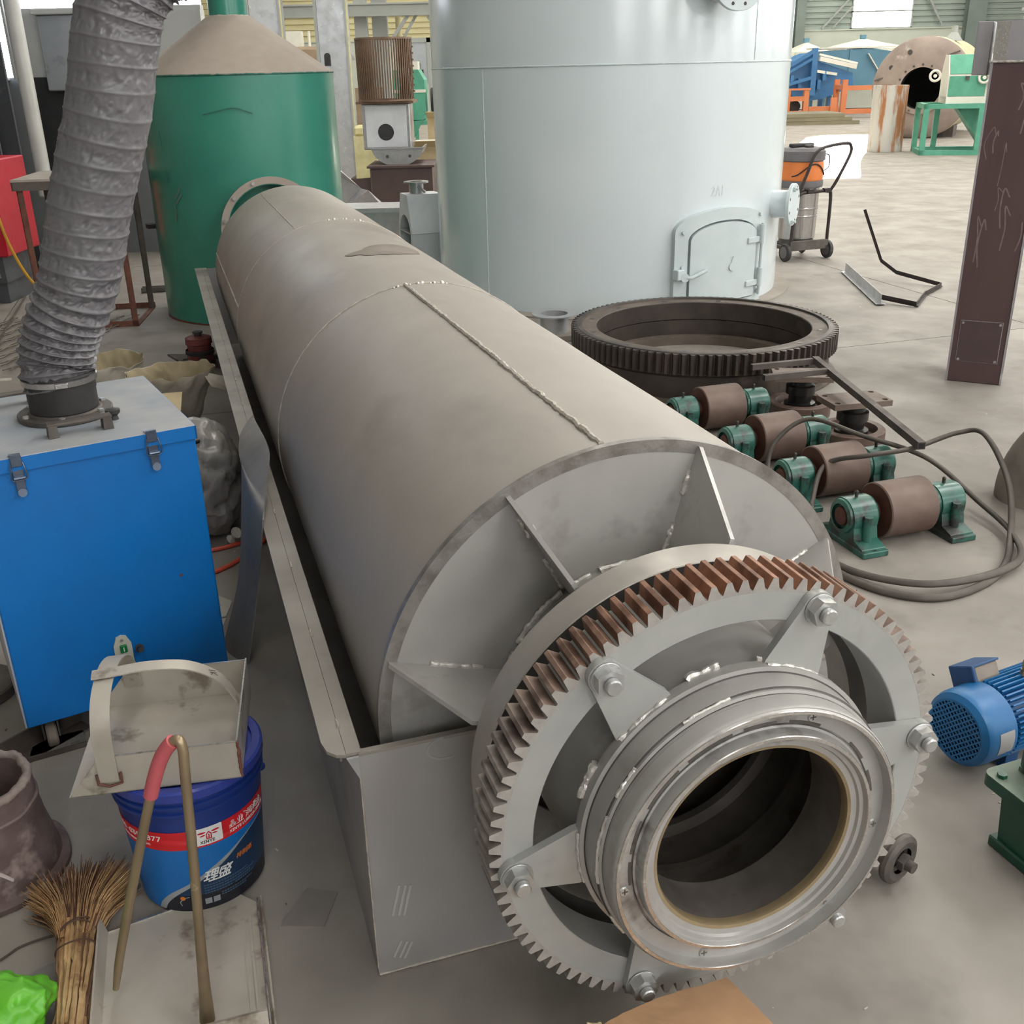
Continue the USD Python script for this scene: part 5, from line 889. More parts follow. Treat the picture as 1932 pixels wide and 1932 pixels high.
# far machines glimpsed behind the cage
fm = thing('green_hammer_mill', 'green and white machine glimpsed behind the bar cage', 'machine', (-1.65, 19.6, 0))
part(fm, 'mill_body', ext_y(Polygon([(-0.25, 0.8), (0.25, 0.8), (0.30, 0.95), (0.30, 1.45), (0.2, 1.62), (-0.25, 1.62)]), 0, 0.8), 'green_machine', 15); part(fm, 'white_band', cat(bx(-0.26, 0.31, -0.01, 0.1, 1.25, 1.30), bx(-0.2, 0.2, 0.0, 0.5, 1.62, 1.75)), 'machine_white'); part(fm, 'stand', cat(bx(-0.3, 0.5, 0, 0.9, 0.72, 0.79), bx(0.1, 0.16, 0.0, 0.06, 0, 0.72), bx(-0.3, -0.24, 0, 0.06, 0, 0.72), bx(0.44, 0.5, 0, 0.06, 0, 0.72)), 'green_machine'); part(fm, 'pulley', T(lathe([(0, -0.03), (0.22, -0.03), (0.22, 0.03), (0, 0.03)], 32, axis='x'), (0.42, 0.3, 1.1)), 'strap_black'); part(fm, 'hopper', lathe([(0.0, 0.5), (0.05, 0.45), (0.25, 0.8)], 24), 'green_machine')
sf = thing('screen_cabinet', 'pale upright frame with a dark panel, behind the bar cage near the pale tank', 'cabinet', (-2.1, 24.5, 0))
part(sf, 'frame_post', cat(bx(0.02, 0.10, 0, 0.08, 0, 2.25), bx(0.50, 0.58, 0, 0.08, 0, 2.25), bx(0.02, 0.58, 0, 0.08, 2.16, 2.25)), 'beam_grey'); part(sf, 'panel', bx(0.10, 0.50, 0.02, 0.06, 1.35, 2.16), 'panel_zinc'); part(sf, 'fittings', cat(*[bx(0.16 + 0.07 * k, 0.20 + 0.07 * k, -0.04, 0.02, 1.4, 1.62 + 0.07 * (k % 3)) for k in range(4)], bx(0.15, 0.45, -0.04, 0.0, 1.37, 1.45)), 'strap_black')
for i, (x0, x1, y0, z1, lb) in enumerate(((-1.28, -0.75, 15.4, 0.62, 'brown cardboard carton right of the brown hopper, beside the pale tank'), (-1.12, -0.55, 16.5, 0.95, 'open brown carton stacked further back beside the pale tank'))):
    cb = thing('cardboard_carton', lb, 'carton', ((x0 + x1) / 2, y0, 0)); w_ = (x1 - x0) / 2
    part(cb, 'carton_body', bx(-w_, w_, 0, 0.6, 0, z1), 'cardboard_pale'); part(cb, 'carton_flap', T(bx(-w_, w_, -0.26, 0, 0, 0.008), (0, 0, z1), rx=-20), 'cardboard_pale')
    if i: part(cb, 'handle_strap', tube(spline([(-0.1, -0.05, z1 + 0.02), (-0.06, -0.06, z1 + 0.07), (0.12, -0.04, z1 + 0.09)], 20), 0.014, 6), 'strap_black')
single('white_tray', bx(-1.24, -0.86, 15.45, 15.67, 0.621, 0.70, 0.01), 'white_plastic', 'white plastic tray on the carton right of the stainless box', 'tray')
ym = thing('yellow_machine', 'pale yellow machine base left of the stainless box', 'machine', (-2.35, 16.5, 0))
part(ym, 'machine_base', bx(0.12, 0.45, 0, 0.6, 0.12, 0.72), 'yellow_paint'); part(ym, 'machine_head', bx(0.12, 0.3, 0.05, 0.5, 0.72, 0.86, 0.03), 'yellow_paint'); part(ym, 'skirt', bx(0.03, 0.42, 0.03, 0.57, 0, 0.12), 'frame_dark')
single('brown_cabinet', bx(-2.55, -2.1, 19.5, 20.0, 0, 1.35), 'brown_box', 'plain brown cabinet between the slotted duct and the bar cage', 'cabinet')
wbx = thing('dusty_tank', 'square tank with a dusty brown top, between the two lift ducts', 'tank', (-4.3, 24.0, 0))
part(wbx, 'tank_body', bx(-0.25, 0.8, 0, 0.9, 0, 1.78), 'machine_white'); part(wbx, 'tank_top', bx(-0.25, 0.78, -0.01, 0.9, 1.78, 2.12, 0.06), 'brown_box'); part(wbx, 'valve_block', cat(bx(-0.22, 0.10, 0.1, 0.4, 2.12, 2.42), T(cylz(0.03, 0, 0.3, 12), (0.25, 0.2, 2.12))), 'machine_white')

# ------------------------------------------------------------------ right: ring gear, rollers, belts
rgx = thing('ring_gear', 'large black toothed ring lying flat on the floor before the pale tank', 'ring gear', (1.10, 5.82, 0))
RK = 1.06
part(rgx, 'tyre_ring', lathe([(0.5989, 0.0), (0.6943, 0.0), (0.7017, 0.006), (0.7017, 0.13), (0.6943, 0.14), (0.5989, 0.14), (0.5989, 0.0)], 160), 'black_iron'); part(rgx, 'foot_rim', lathe([(0.6996, 0.0), (0.7420, 0.0), (0.7420, 0.012), (0.6996, 0.016)], 160), 'black_iron_top')
part(rgx, 'gear_body', lathe([(0.5957, 0.145), (0.7123, 0.145), (0.7123, 0.258), (0.7081, 0.262), (0.6837, 0.262), (0.6805, 0.25), (0.6000, 0.25), (0.5957, 0.246), (0.5957, 0.145)], 208), 'black_iron')
part(rgx, 'web_face', lathe([(0.6000, 0.2505), (0.6805, 0.2505)], 160), 'black_iron_top'); part(rgx, 'inner_ledge', lathe([(0.5300, 0.0), (0.5989, 0.0), (0.5989, 0.05), (0.5300, 0.05), (0.5300, 0.0)], 120), 'black_iron_top')
for k in range(104):
    a = 2 * PI * k / 104; q = [(0.710, -0.0205), (0.724, -0.013), (0.739, -0.007), (0.739, 0.007), (0.724, 0.013), (0.710, 0.0205)]
    part(rgx, 'tooth', ext(Polygon([(r * math.cos(a) - t * math.sin(a), r * math.sin(a) + t * math.cos(a)) for r, t in q]), 0.105, 0.152), 'black_iron', False)
for k in range(12): part(rgx, 'bolt_hole', T(cylz(0.015, 0, 0.001, 16), (0.639 * math.cos(k * PI / 6 + 0.2), 0.639 * math.sin(k * PI / 6 + 0.2), 0.2506)), 'grease_black')
sfl = thing('flanged_ring', 'small galvanized flanged ring on the floor left of the black ring gear', 'flange', (0.30, 6.62, 0))
part(sfl, 'top_flange', lathe([(0.085, 0.15), (0.145, 0.15), (0.145, 0.157), (0.085, 0.157), (0.085, 0.15)], 56), 'galvanized'); part(sfl, 'barrel', lathe([(0.09, 0.04), (0.09, 0.15), (0.086, 0.15), (0.086, 0.04)], 48), 'galvanized'); part(sfl, 'base_flange', T(cat(bx(-0.14, 0.16, -0.14, 0.14, 0, 0.04, 0.004)), rz=15), 'tank_dust')

def bearing(s):
    L = []
    body = unary_union([Point(0, 0.105).buffer(0.068, 32), Polygon([(-0.13, 0), (0.13, 0), (0.125, 0.024), (0.075, 0.04), (0.062, 0.10), (-0.062, 0.10), (-0.075, 0.04), (-0.125, 0.024)])])
    return body
def roller(name, label, loc, first=None):
    if first: return dup(first, loc, MR, label)
    t = thing(name, label, 'roller', loc, MR, 'support rollers in green bearings on the floor')
    part(t, 'roller_wheel', T(lathe([(0.03, -0.10), (0.098, -0.10), (0.102, -0.096), (0.102, 0.096), (0.098, 0.10), (0.03, 0.10)], 64, axis='x'), (0, 0, 0.11)), 'roller_rust')
    for sx in (-1, 1): part(t, 'roller_face', T(lathe([(0.0, sx * 0.101), (0.096, sx * 0.101)], 48, axis='x'), (0, 0, 0.11)), 'roller_end')
    part(t, 'shaft', T(lathe([(0, -0.245), (0.032, -0.245), (0.035, -0.24), (0.035, 0.24), (0.032, 0.245), (0, 0.245)], 32, axis='x'), (0, 0, 0.11)), 'roller_end')
    for sx in (-1, 1):
        b = ext_x(Polygon([(x, z) for x, z in bearing(sx).buffer(0.004).exterior.coords]), sx * 0.185 - 0.048, sx * 0.185 + 0.048)
        bp = part(t, 'bearing_block', cat(b, T(lathe([(0.046, -0.062), (0.062, -0.058), (0.066, -0.04), (0.066, 0.04), (0.062, 0.058), (0.046, 0.062)], 40, axis='x'), (sx * 0.185, 0, 0.11))), 'bearing_green', 25)
        part(bp, 'base', bx(sx * 0.185 - 0.052, sx * 0.185 + 0.052, -0.145, 0.145, 0, 0.022, 0.003), 'bearing_green')
        for y in (-0.082, 0.082):
            part(bp, 'cap_bolt', T(cat(cylz(0.017, 0.03, 0.115, 16), T(hexnut(0.0165, 0.014), (0, 0, 0.115))), (sx * 0.185, y, 0)), 'bearing_green')
        for y in (-0.125, 0.125): part(bp, 'bolt_hole', T(cylz(0.012, 0.022, 0.0228, 16), (sx * 0.185, y, 0)), 'grease_black')
        part(bp, 'grease_nipple', T(cat(cylz(0.006, 0, 0.018, 10), T(trimesh.creation.icosphere(1, 0.007), (0, 0, 0.018))), (sx * 0.185, 0, 0.176)), 'dark_steel')
    return t
r0 = roller('support_roller', 'rusty support roller in green bearings, nearest of the four in the row', (1.40, 3.47, 0))
roller('', 'rusty support roller in green bearings, second nearest, behind the looped belts', (1.285, 3.87, 0), r0)
roller('', 'rusty support roller in green bearings, third from the front, beside the thrust wheel', (1.145, 4.28, 0), r0)
roller('', 'rusty support roller in green bearings, farthest, against the black ring gear', (0.985, 4.72, 0), r0)
def wheelset(name, label, loc, rz):
    t = thing(name, label, 'thrust wheel', loc, rz, 'thrust wheels beside the support rollers')
    part(t, 'wheel', lathe([(0.11, 0.012), (0.11, 0.0), (0.145, 0.0), (0.15, 0.005), (0.15, 0.062), (0.145, 0.067), (0.115, 0.067), (0.11, 0.06), (0.10, 0.035), (0.06, 0.03), (0.0, 0.03)], 64), 'roller_rust')
    part(t, 'hub', lathe([(0.0, 0.03), (0.075, 0.03), (0.075, 0.06), (0.055, 0.066), (0.055, 0.10), (0.07, 0.105), (0.07, 0.145), (0.055, 0.15), (0.055, 0.18), (0, 0.18)], 40), 'grease_black')
    p = part(t, 'mount_plate', ext(sbox(-0.14, -0.085, 0.14, 0.085).difference(unary_union([Point(x, y).buffer(0.013) for x in (-0.115, 0.115) for y in (-0.06, 0.06)])), 0.026, 0.18), 'plate_brown'); return t
w0 = wheelset('thrust_wheel', 'rusty horizontal thrust wheel with a bolted top plate, under the tube frame', (1.552, 4.50, 0), 12)
dup(w0, (1.43, 4.93, 0), -8, 'second horizontal thrust wheel, behind the other against the black ring gear')
tf = thing('tube_frame', 'bent frame of thin square steel tube lying across the thrust wheels', 'frame', (0, 0, 0))
def sqtube(a, b, w=0.026): return bar(a, b, w, w)
ZT = 0.275
part(tf, 'long_tube', sqtube((1.478, 4.90, ZT + 0.004), (1.565, 3.735, 0.245), 0.03), 'frame_dark'); part(tf, 'tube_mouth', T(bx(-0.011, 0.011, -0.001, 0.001, -0.011, 0.011), (1.5653, 3.733, 0.245), rz=4), 'grease_black')
for a, b in (((1.15, 4.80, ZT), (1.468, 4.885, ZT)), ((1.165, 4.615, ZT), (1.475, 4.70, ZT))):
    q = part(tf, 'arm_tube', sqtube(a, b), 'frame_dark'); part(q, 'tube_mouth', T(bx(-0.001, 0.001, -0.010, 0.010, -0.010, 0.010), (a[0] - 0.0006, a[1], a[2]), rz=15), 'grease_black')
def belt(name, lb, pts, n=220):
    single(name, tube(spline(pts, n, True), 0.0128, 8, True, (0.75, 1.1)), 'belt_rubber', lb, 'belt', 'rubber belts looped on the floor by the rollers', smooth=50)
belt('drive_belt', 'long black rubber belt rising in a loop at the right edge of the photo', [(1.13, 3.62, 0.06), (1.22, 3.78, 0.16), (1.36, 3.70, 0.225), (1.55, 3.78, 0.22), (1.78, 3.92, 0.23), (1.86, 3.86, 0.24), (1.86, 3.62, 0.14), (1.78, 3.38, 0.03), (1.63, 3.12, 0.012), (1.40, 2.96, 0.012), (1.22, 2.99, 0.012), (1.09, 3.16, 0.012), (1.05, 3.40, 0.02)])
belt('drive_belt', 'black rubber belt passing over the second roller and lying on the floor', [(1.06, 4.02, 0.03), (1.10, 4.10, 0.14), (1.24, 4.12, 0.235), (1.40, 3.93, 0.225), (1.62, 3.80, 0.17), (1.76, 3.62, 0.06), (1.79, 3.40, 0.03), (1.72, 3.18, 0.028), (1.52, 3.05, 0.028), (1.30, 3.02, 0.03), (1.12, 3.19, 0.012), (1.03, 3.50, 0.012), (1.03, 3.8, 0.012)])
be = thing('duct_elbow', 'dusty beige duct elbow cut by the right edge, behind the belts', 'elbow', (2.06, 3.78, 0))
eb = [np.array([0.0 + 0.30 * (1 - math.cos(t)), 0.0, 0.0 + 0.30 * math.sin(t)]) for t in np.linspace(0, PI / 2, 18)]
part(be, 'elbow_pipe', T(tube(np.array(eb), np.linspace(0.15, 0.18, 18), 40), (0, 0, 0.0), rz=-50), 'dust_brown', 40)
ec = T(lathe([(0.13, 0), (0.15, 0.0), (0.15, 0.012), (0.13, 0.012)], 40), (0, 0, 0.0)); part(be, 'elbow_foot', ec, 'dust_brown')

# ------------------------------------------------------------------ motor, gearbox, spool, carton at the right and front
mo = thing('electric_motor', 'blue electric motor with cooling fins, on the floor right of the gear', 'motor', (1.055, 2.095, 0), 26)
UsdGeom.Xformable(stage.GetPrimAtPath(mo)).AddScaleOp().Set(Gf.Vec3f(0.86))
AZ, MRD = 0.128, 0.108
part(mo, 'fan_cover', T(lathe([(0.085, 0.0), (0.092, 0.0), (0.106, 0.012), (MRD + 0.003, 0.03), (MRD + 0.003, 0.115), (MRD - 0.002, 0.117)], 64, axis='x'), (0, 0, AZ)), 'motor_blue')
gl_ = Point(0, 0).buffer(0.086, 40)
def lattice():
    p = 0.0125; L = [LineString([(-0.1, k * p * 1.41 - 0.1), (0.1, k * p * 1.41 + 0.1)]).buffer(0.0023, 1) for k in range(-12, 13)] + [LineString([(-0.1, k * p * 1.41 + 0.1), (0.1, k * p * 1.41 - 0.1)]).buffer(0.0023, 1) for k in range(-12, 13)]
    return unary_union(L).intersection(gl_)
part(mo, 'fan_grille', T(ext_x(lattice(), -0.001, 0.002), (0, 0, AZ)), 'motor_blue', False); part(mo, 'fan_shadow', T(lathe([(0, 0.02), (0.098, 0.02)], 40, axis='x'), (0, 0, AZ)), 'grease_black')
part(mo, 'fan_blade', T(cat([T(bx(0.005, 0.012, -0.008, 0.008, 0.02, 0.075), rx=k * 60) for k in range(6)]), (0.0, 0, AZ)), 'rubber_black')
part(mo, 'body', T(lathe([(0, 0.11), (0.092, 0.11), (0.092, 0.40), (0, 0.40)], 48, axis='x'), (0, 0, AZ)), 'motor_blue')
for k in range(44):
    a = 2 * PI * k / 44
    if math.sin(a) < -0.8: continue
    part(mo, 'fin', T(bar((0.125, 0, 0), (0.39, 0, 0), 0.0045, 0.022, up=(0, 0, 1.0)), (0, 0.101 * math.cos(a), AZ + 0.101 * math.sin(a)), rx=0) if abs(math.cos(a)) < 1e-3 else T(T(bar((0.125, 0, 0.101), (0.39, 0, 0.101), 0.0045, 0.022, up=(0, 0, 1.0)), rx=math.degrees(a) - 90), (0, 0, AZ)), 'motor_blue')
part(mo, 'end_shield', T(lathe([(0, 0.39), (0.1, 0.39), (0.112, 0.40), (0.112, 0.42), (0.06, 0.45), (0, 0.45)], 48, axis='x'), (0, 0, AZ)), 'motor_blue'); part(mo, 'shaft', T(lathe([(0, 0.45), (0.02, 0.45), (0.02, 0.52), (0, 0.52)], 24, axis='x'), (0, 0, AZ)), 'machined')
tbx = part(mo, 'terminal_box', T(bx(-0.042, 0.05, -0.04, 0.04, -0.02, 0.045, 0.004), (0.155, 0.075, AZ + 0.08), rx=-28), 'dust_brown'); part(tbx, 'box_cover', T(bx(-0.046, 0.054, -0.044, 0.044, 0.045, 0.051, 0.003), (0.155, 0.075, AZ + 0.08), rx=-28), 'motor_blue_dark')
part(tbx, 'box_end', T(bx(-0.054, -0.042, -0.044, 0.044, -0.02, 0.051, 0.003), (0.155, 0.075, AZ + 0.08), rx=-28), 'motor_blue_dark')
part(mo, 'lifting_eye', cat(T(trimesh.creation.torus(0.014, 0.005, 24, 10), (0.245, 0, AZ + 0.14), rx=90, rz=40), T(cylz(0.008, 0, 0.02, 14), (0.245, 0, AZ + 0.108))), 'bronze')
for y in (-1, 1):
    for x in (0.16, 0.34): part(mo, 'foot', cat(bx(x - 0.03, x + 0.03, min(y * 0.05, y * 0.125), max(y * 0.05, y * 0.125), 0, 0.012, 0.002), bx(x - 0.025, x + 0.025, min(y * 0.055, y * 0.075), max(y * 0.055, y * 0.075), 0, 0.07)), 'motor_blue_dark')
np_ = T(wrap(ext(sbox(-0.035, -0.028, 0.035, 0.028), 0.0006), MRD + 0.0035, 0, 0.01), (0, 0, 0))
part(mo, 'name_plate', T(np_, (0.09, 0.0, AZ), rx=0, ry=90, rz=0) if False else T(T(np_, rx=0), (0.075, 0, AZ), ry=90, rz=0), 'galvanized')
gx = thing('gearbox', 'dark green gear reducer with a bolted flange, cut by the right edge', 'gearbox', (1.148, 1.765, 0), 20)
UsdGeom.Xformable(stage.GetPrimAtPath(gx)).AddScaleOp().Set(Gf.Vec3f(0.88))
part(gx, 'lower_housing', ext_x(Polygon([(-0.09, 0.03), (0.09, 0.03), (0.10, 0.14), (0.105, 0.19), (-0.105, 0.19), (-0.10, 0.14)]), -0.09, 0.16), 'gearbox_green')
fg = part(gx, 'flange', ext(sbox(-0.115, -0.105, 0.16, 0.105).buffer(0.025), 0.03, 0.19), 'gearbox_green'); part(fg, 'dusty_face', ext(sbox(-0.115, -0.105, 0.16, 0.105).buffer(0.024), 0.002, 0.22), 'gearbox_top')
for x, y in ((-0.115, -0.09), (-0.115, 0.09), (-0.02, -0.11), (0.08, -0.11)): part(fg, 'flange_bolt', T(cat(hexnut(0.012, 0.01)), (x, y, 0.222)), 'gearbox_green')
part(fg, 'bolt_hole', T(cylz(0.007, 0.222, 0.2225, 14), (-0.125, 0.0, 0)), 'grease_black')
part(gx, 'upper_housing', cat(T(lathe([(0, -0.06), (0.085, -0.06), (0.095, -0.05), (0.095, 0.14), (0, 0.15)], 40, 0, 180, axis='x'), (0, 0, 0.222)), bx(-0.06, 0.14, -0.095, 0.095, 0.2, 0.235)), 'gearbox_top', 30)
part(gx, 'rear_boss', T(cylz(0.03, 0, 0.05, 24, 0.004), (-0.04, 0.07, 0.24)), 'gearbox_green')
part(gx, 'foot', bx(-0.10, -0.03, -0.11, 0.11, 0, 0.03, 0.004), 'gearbox_green'); part(gx, 'foot', bx(0.1, 0.17, -0.11, 0.11, 0, 0.03, 0.004), 'gearbox_green'); part(gx, 'rib', cat(*[ext_x(Polygon([(-0.125, 0.03), (-0.09, 0.03), (-0.10, 0.16)]), x - 0.006, x + 0.006) for x in (-0.07, 0.03, 0.13)]), 'gearbox_green')
part(gx, 'drain_plug', along(cat(cylz(0.02, 0, 0.01, 20), T(hexnut(0.013, 0.014), (0, 0, 0.01))), (-0.03, -0.095, 0.10), (0, -1, 0)), 'gearbox_green')
part(gx, 'wire_loop', tube(spline([(0.0, -0.09, 0.32), (-0.03, -0.11, 0.27), (-0.05, -0.115, 0.235), (-0.035, -0.12, 0.228), (0.0, -0.118, 0.235), (0.03, -0.11, 0.25)], 40), 0.0028, 8), 'white_plastic')
spx = thing('spool', 'small dark flanged wheel on the floor right of the gear collar', 'wheel', (0.772, 1.75, 0.058), 35)
part(spx, 'near_flange', T(lathe([(0.03, -0.012), (0.045, -0.014), (0.055, -0.008), (0.057, 0.0), (0.055, 0.006), (0.03, 0.006)], 40, axis='y'), (0, -0.035, 0)), 'iron_dusty'); part(spx, 'far_flange', T(lathe([(0.02, -0.004), (0.055, -0.004), (0.057, 0.0), (0.055, 0.004), (0.02, 0.004)], 40, axis='y'), (0, 0.06, 0)), 'sheet_grey'); part(spx, 'barrel', lathe([(0.034, -0.035), (0.034, 0.06)], 32, axis='y'), 'dust_brown'); part(spx, 'axle_nut', along(cat(hexnut(0.02, 0.014), cylz(0.012, 0, 0.03, 16)), (0, -0.045, 0), (0, -1, 0)), 'iron_dusty')
part(spx, 'axle_bracket', bar((0.0, 0.06, -0.02), (0.06, 0.19, -0.045), 0.03, 0.008), 'motor_blue_dark')
cbp = [(0.34, 1.290), (0.219, 1.252), (0.16, 1.226), (0.105, 1.188), (0.118, 0.98), (0.36, 0.90), (0.44, 1.12)]
cx_ = thing('cardboard_box', 'brown cardboard box cut by the bottom edge, under the gear', 'box', (0, 0, 0))
part(cx_, 'box_body', cat(ext(Polygon(cbp).buffer(-0.006), 0.196)), 'cardboard', False); part(cx_, 'box_top', rough_up(ext(Polygon(cbp), 0.004, 0.196), 0.004, 30, 3, 0.02), 'cardboard', False)
part(cx_, 'torn_edge', rough_up(T(bx(-0.012, 0.012, -0.01, 0.01, 0, 0.012), (0.112, 1.19, 0.198)), 0.01, 60, 5, 0.006), 'cardboard_pale', False)

# ------------------------------------------------------------------ column, vacuum cleaner, scrap
pc = thing('box_column', 'dark purple-brown primed box column with a bolted square cover plate', 'column', (2.36, 5.44, 0), -27.2)
part(pc, 'column_shell', cat(bx(0.0, 0.268, 0.0, 0.27, 0, 1.575, 0.004)), 'purple_primer'); part(pc, 'corner_bead', cat(bx(-0.004, 0.006, -0.004, 0.006, 0, 1.58), bx(0.262, 0.272, -0.004, 0.006, 0, 1.58)), 'brushed_pale')
cp_ = part(pc, 'cover_plate', bx(0.035, 0.235, -0.006, 0.001, 0.115, 0.33, 0.001), 'purple_plate')
part(cp_, 'plate_edge', cat(bx(0.032, 0.238, -0.003, 0.0, 0.328, 0.332), bx(0.032, 0.238, -0.003, 0.0, 0.113, 0.117), bx(0.032, 0.036, -0.003, 0, 0.113, 0.332), bx(0.234, 0.238, -0.003, 0, 0.113, 0.332)), 'brushed_pale')
_r2 = np.random.default_rng(3)
for k in range(14):
    x0 = _r2.uniform(0.03, 0.24); z0 = _r2.uniform(0.38, 1.45); L_ = _r2.uniform(0.08, 0.26); p_ = spline([(x0, 0, z0), (x0 + _r2.uniform(-.02, .02), 0, z0 + L_ * 0.5), (x0 + _r2.uniform(-.012, .03), 0, z0 + L_), (x0 + _r2.uniform(0.0, 0.03), 0, z0 + L_ * 0.8)], 24)
    p_[:, 0] = np.clip(p_[:, 0], 0.012, 0.256); part(pc, 'grinder_mark', ext_y(LineString(p_[:, [0, 2]]).buffer(_r2.uniform(0.0015, 0.004)), -0.0007, 0.0), 'purple_scuff')
for x in (0.045, 0.225):
    for z in (0.125, 0.32): part(cp_, 'plate_bolt', along(cylz(0.007, 0, 0.006, 14), (x, -0.005, z), (0, -1, 0)), 'bright_edge')
part(pc, 'cap_weld', cat(bead([(x, -0.004, 1.58) for x in np.linspace(-0.005, 0.275, 40)], 0.006, 2), bead([(-0.004, y, 1.58) for y in np.linspace(-0.005, 0.275, 40)], 0.006, 5)), 'bright_edge')
part(pc, 'upper_box', bx(0.004, 0.33, 0.004, 0.27, 1.575, 1.76), 'brushed_pale'); part(pc, 'upper_side_plate', bx(-0.09, -0.02, 0.05, 0.25, 1.52, 1.76, 0.002), 'brushed_pale'); part(pc, 'upper_strip', bx(-0.001, 0.06, 0.001, 0.004, 1.585, 1.755), 'bright_edge')
vl = thing('pipe_valves', 'pair of small white valves and pipes on top of the box column', 'valve', (2.56, 5.42, 1.76), -27)
for x in (0.0, 0.07, 0.14):
    q = part(vl, 'valve_body', T(lathe([(0, 0), (0.018, 0), (0.018, 0.02), (0.01, 0.03), (0.01, 0.06), (0.02, 0.065), (0.02, 0.075), (0, 0.08)], 20), (x - 0.07, 0.1, 0)), 'machine_white')
part(vl, 'pipe_run', tube([(-0.1, 0.1, 0.05), (0.14, 0.1, 0.05)], 0.008, 10), 'machine_white')
vc = thing('industrial_vacuum', 'orange and steel industrial vacuum cleaner on a wheeled trolley right of the pale tank', 'vacuum cleaner', (2.57, 9.42, 0), 20)
part(vc, 'steel_can', lathe([(0, 0.17), (0.155, 0.17), (0.158, 0.18), (0.165, 0.62), (0, 0.62)], 56), 'vac_steel'); part(vc, 'can_band', cat(lathe([(0.165, 0.42), (0.168, 0.425), (0.168, 0.435), (0.165, 0.44)], 56), lathe([(0.164, 0.36), (0.167, 0.365), (0.167, 0.37), (0.164, 0.375)], 56)), 'vac_steel')
part(vc, 'lower_collar', lathe([(0.165, 0.60), (0.185, 0.605), (0.19, 0.62), (0.188, 0.66), (0.17, 0.665)], 56), 'vac_grey'); part(vc, 'orange_band', lathe([(0.178, 0.66), (0.185, 0.68), (0.183, 0.80), (0.175, 0.82)], 56), 'vac_orange')
part(vc, 'motor_head', lathe([(0.175, 0.815), (0.192, 0.825), (0.19, 0.90), (0.165, 0.925), (0.08, 0.93), (0, 0.932)], 56), 'vac_grey'); part(vc, 'head_grip', cat(T(bx(-0.11, 0.11, -0.03, 0.03, 0, 0.03, 0.008), (-0.02, 0, 0.93)), T(bx(-0.05, 0.02, -0.1, -0.05, 0, 0.025, 0.006), (0.02, 0, 0.925))), 'rubber_black')
part(vc, 'cord', cat(tube(spline([(0.19 * math.cos(t), 0.19 * math.sin(t), 0.75 + 0.05 * math.sin(3 * t)) for t in np.linspace(-2.6, 0.6, 14)], 60), 0.006, 6), tube(spline([(0.17, -0.08, 0.87), (0.23, -0.06, 0.85), (0.24, -0.05, 0.76), (0.19, -0.03, 0.72)], 30), 0.005, 6)), 'tube_black')
tk = part(vc, 'trolley_base', cat(bx(-0.19, 0.20, -0.20, -0.17, 0.09, 0.17, 0.003), bx(-0.19, 0.20, 0.13, 0.16, 0.09, 0.13), bx(-0.19, -0.16, -0.2, 0.16, 0.09, 0.12), bx(0.17, 0.20, -0.2, 0.16, 0.09, 0.12), cylz(0.15, 0.12, 0.17, 32)), 'iron_dusty')
for x, y in ((-0.21, -0.16), (0.22, -0.16)):
    part(vc, 'wheel', T(lathe([(0.02, -0.018), (0.07, -0.018), (0.076, -0.012), (0.076, 0.012), (0.07, 0.018), (0.02, 0.018)], 36, axis='x'), (x, y, 0.077)), 'rubber_black'); part(vc, 'wheel_hub', T(lathe([(0, -0.021), (0.05, -0.021), (0.05, 0.021), (0, 0.021)], 28, axis='x'), (x, y, 0.077)), 'vac_grey')
for x, y in ((-0.17, 0.15), (0.18, 0.15)): part(vc, 'wheel', T(lathe([(0.0, -0.012), (0.04, -0.012), (0.045, 0), (0.04, 0.012), (0, 0.012)], 28, axis='x'), (x, y, 0.045)), 'rubber_black')
part(vc, 'push_handle', cat(tube(spline([(-0.18, -0.185, 0.17), (-0.165, -0.19, 0.45), (-0.13, -0.195, 0.56), (0.02, -0.195, 0.575), (0.14, -0.195, 0.575), (0.185, -0.19, 0.53), (0.19, -0.185, 0.17)], 70), 0.014, 10)), 'tube_black')
part(vc, 'tilt_handle', tube(spline([(-0.16, -0.20, 0.55), (-0.10, -0.22, 0.72), (-0.04, -0.23, 0.88), (0.05, -0.23, 0.935), (0.26, -0.23, 0.96), (0.315, -0.23, 0.935), (0.31, -0.23, 0.86), (0.21, -0.22, 0.66), (0.16, -0.20, 0.57)], 80), 0.013, 10), 'tube_black')
part(vc, 'clamp', cat(T(bx(-0.03, 0.03, -0.02, 0.02, -0.015, 0.015), (-0.04, -0.20, 0.58)), T(bx(-0.03, 0.03, -0.02, 0.02, -0.015, 0.015), (0.13, -0.20, 0.585))), 'tube_black')
sr = thing('bent_angle_iron', 'bent length of thin angle iron lying on the floor left of the box column', 'angle iron')
def ang(a, b, w=0.05, t=0.004): return cat(bar(a, b, w, t), bar(np.array(a) + [0, 0, w / 2], np.array(b) + [0, 0, w / 2], t, w))
part(sr, 'near_leg', ang((2.78, 8.62, 0.012), (2.64, 7.33, 0.012), 0.07), 'galvanized'); part(sr, 'bent_run', cat(ang((2.66, 7.45, 0.03), (2.86, 7.25, 0.01), 0.03), ang((2.86, 7.25, 0.01), (3.06, 7.62, 0.01), 0.03), ang((3.06, 7.62, 0.01), (3.30, 7.93, 0.01), 0.025)), 'tube_black')
part(sr, 'rising_leg', cat(ang((3.30, 7.93, 0.01), (3.05, 8.2, 0.06), 0.025), ang((3.05, 8.2, 0.06), (2.95, 8.3, 0.14), 0.022), ang((2.95, 8.3, 0.14), (2.80, 8.36, 0.52), 0.022)), 'tube_black')

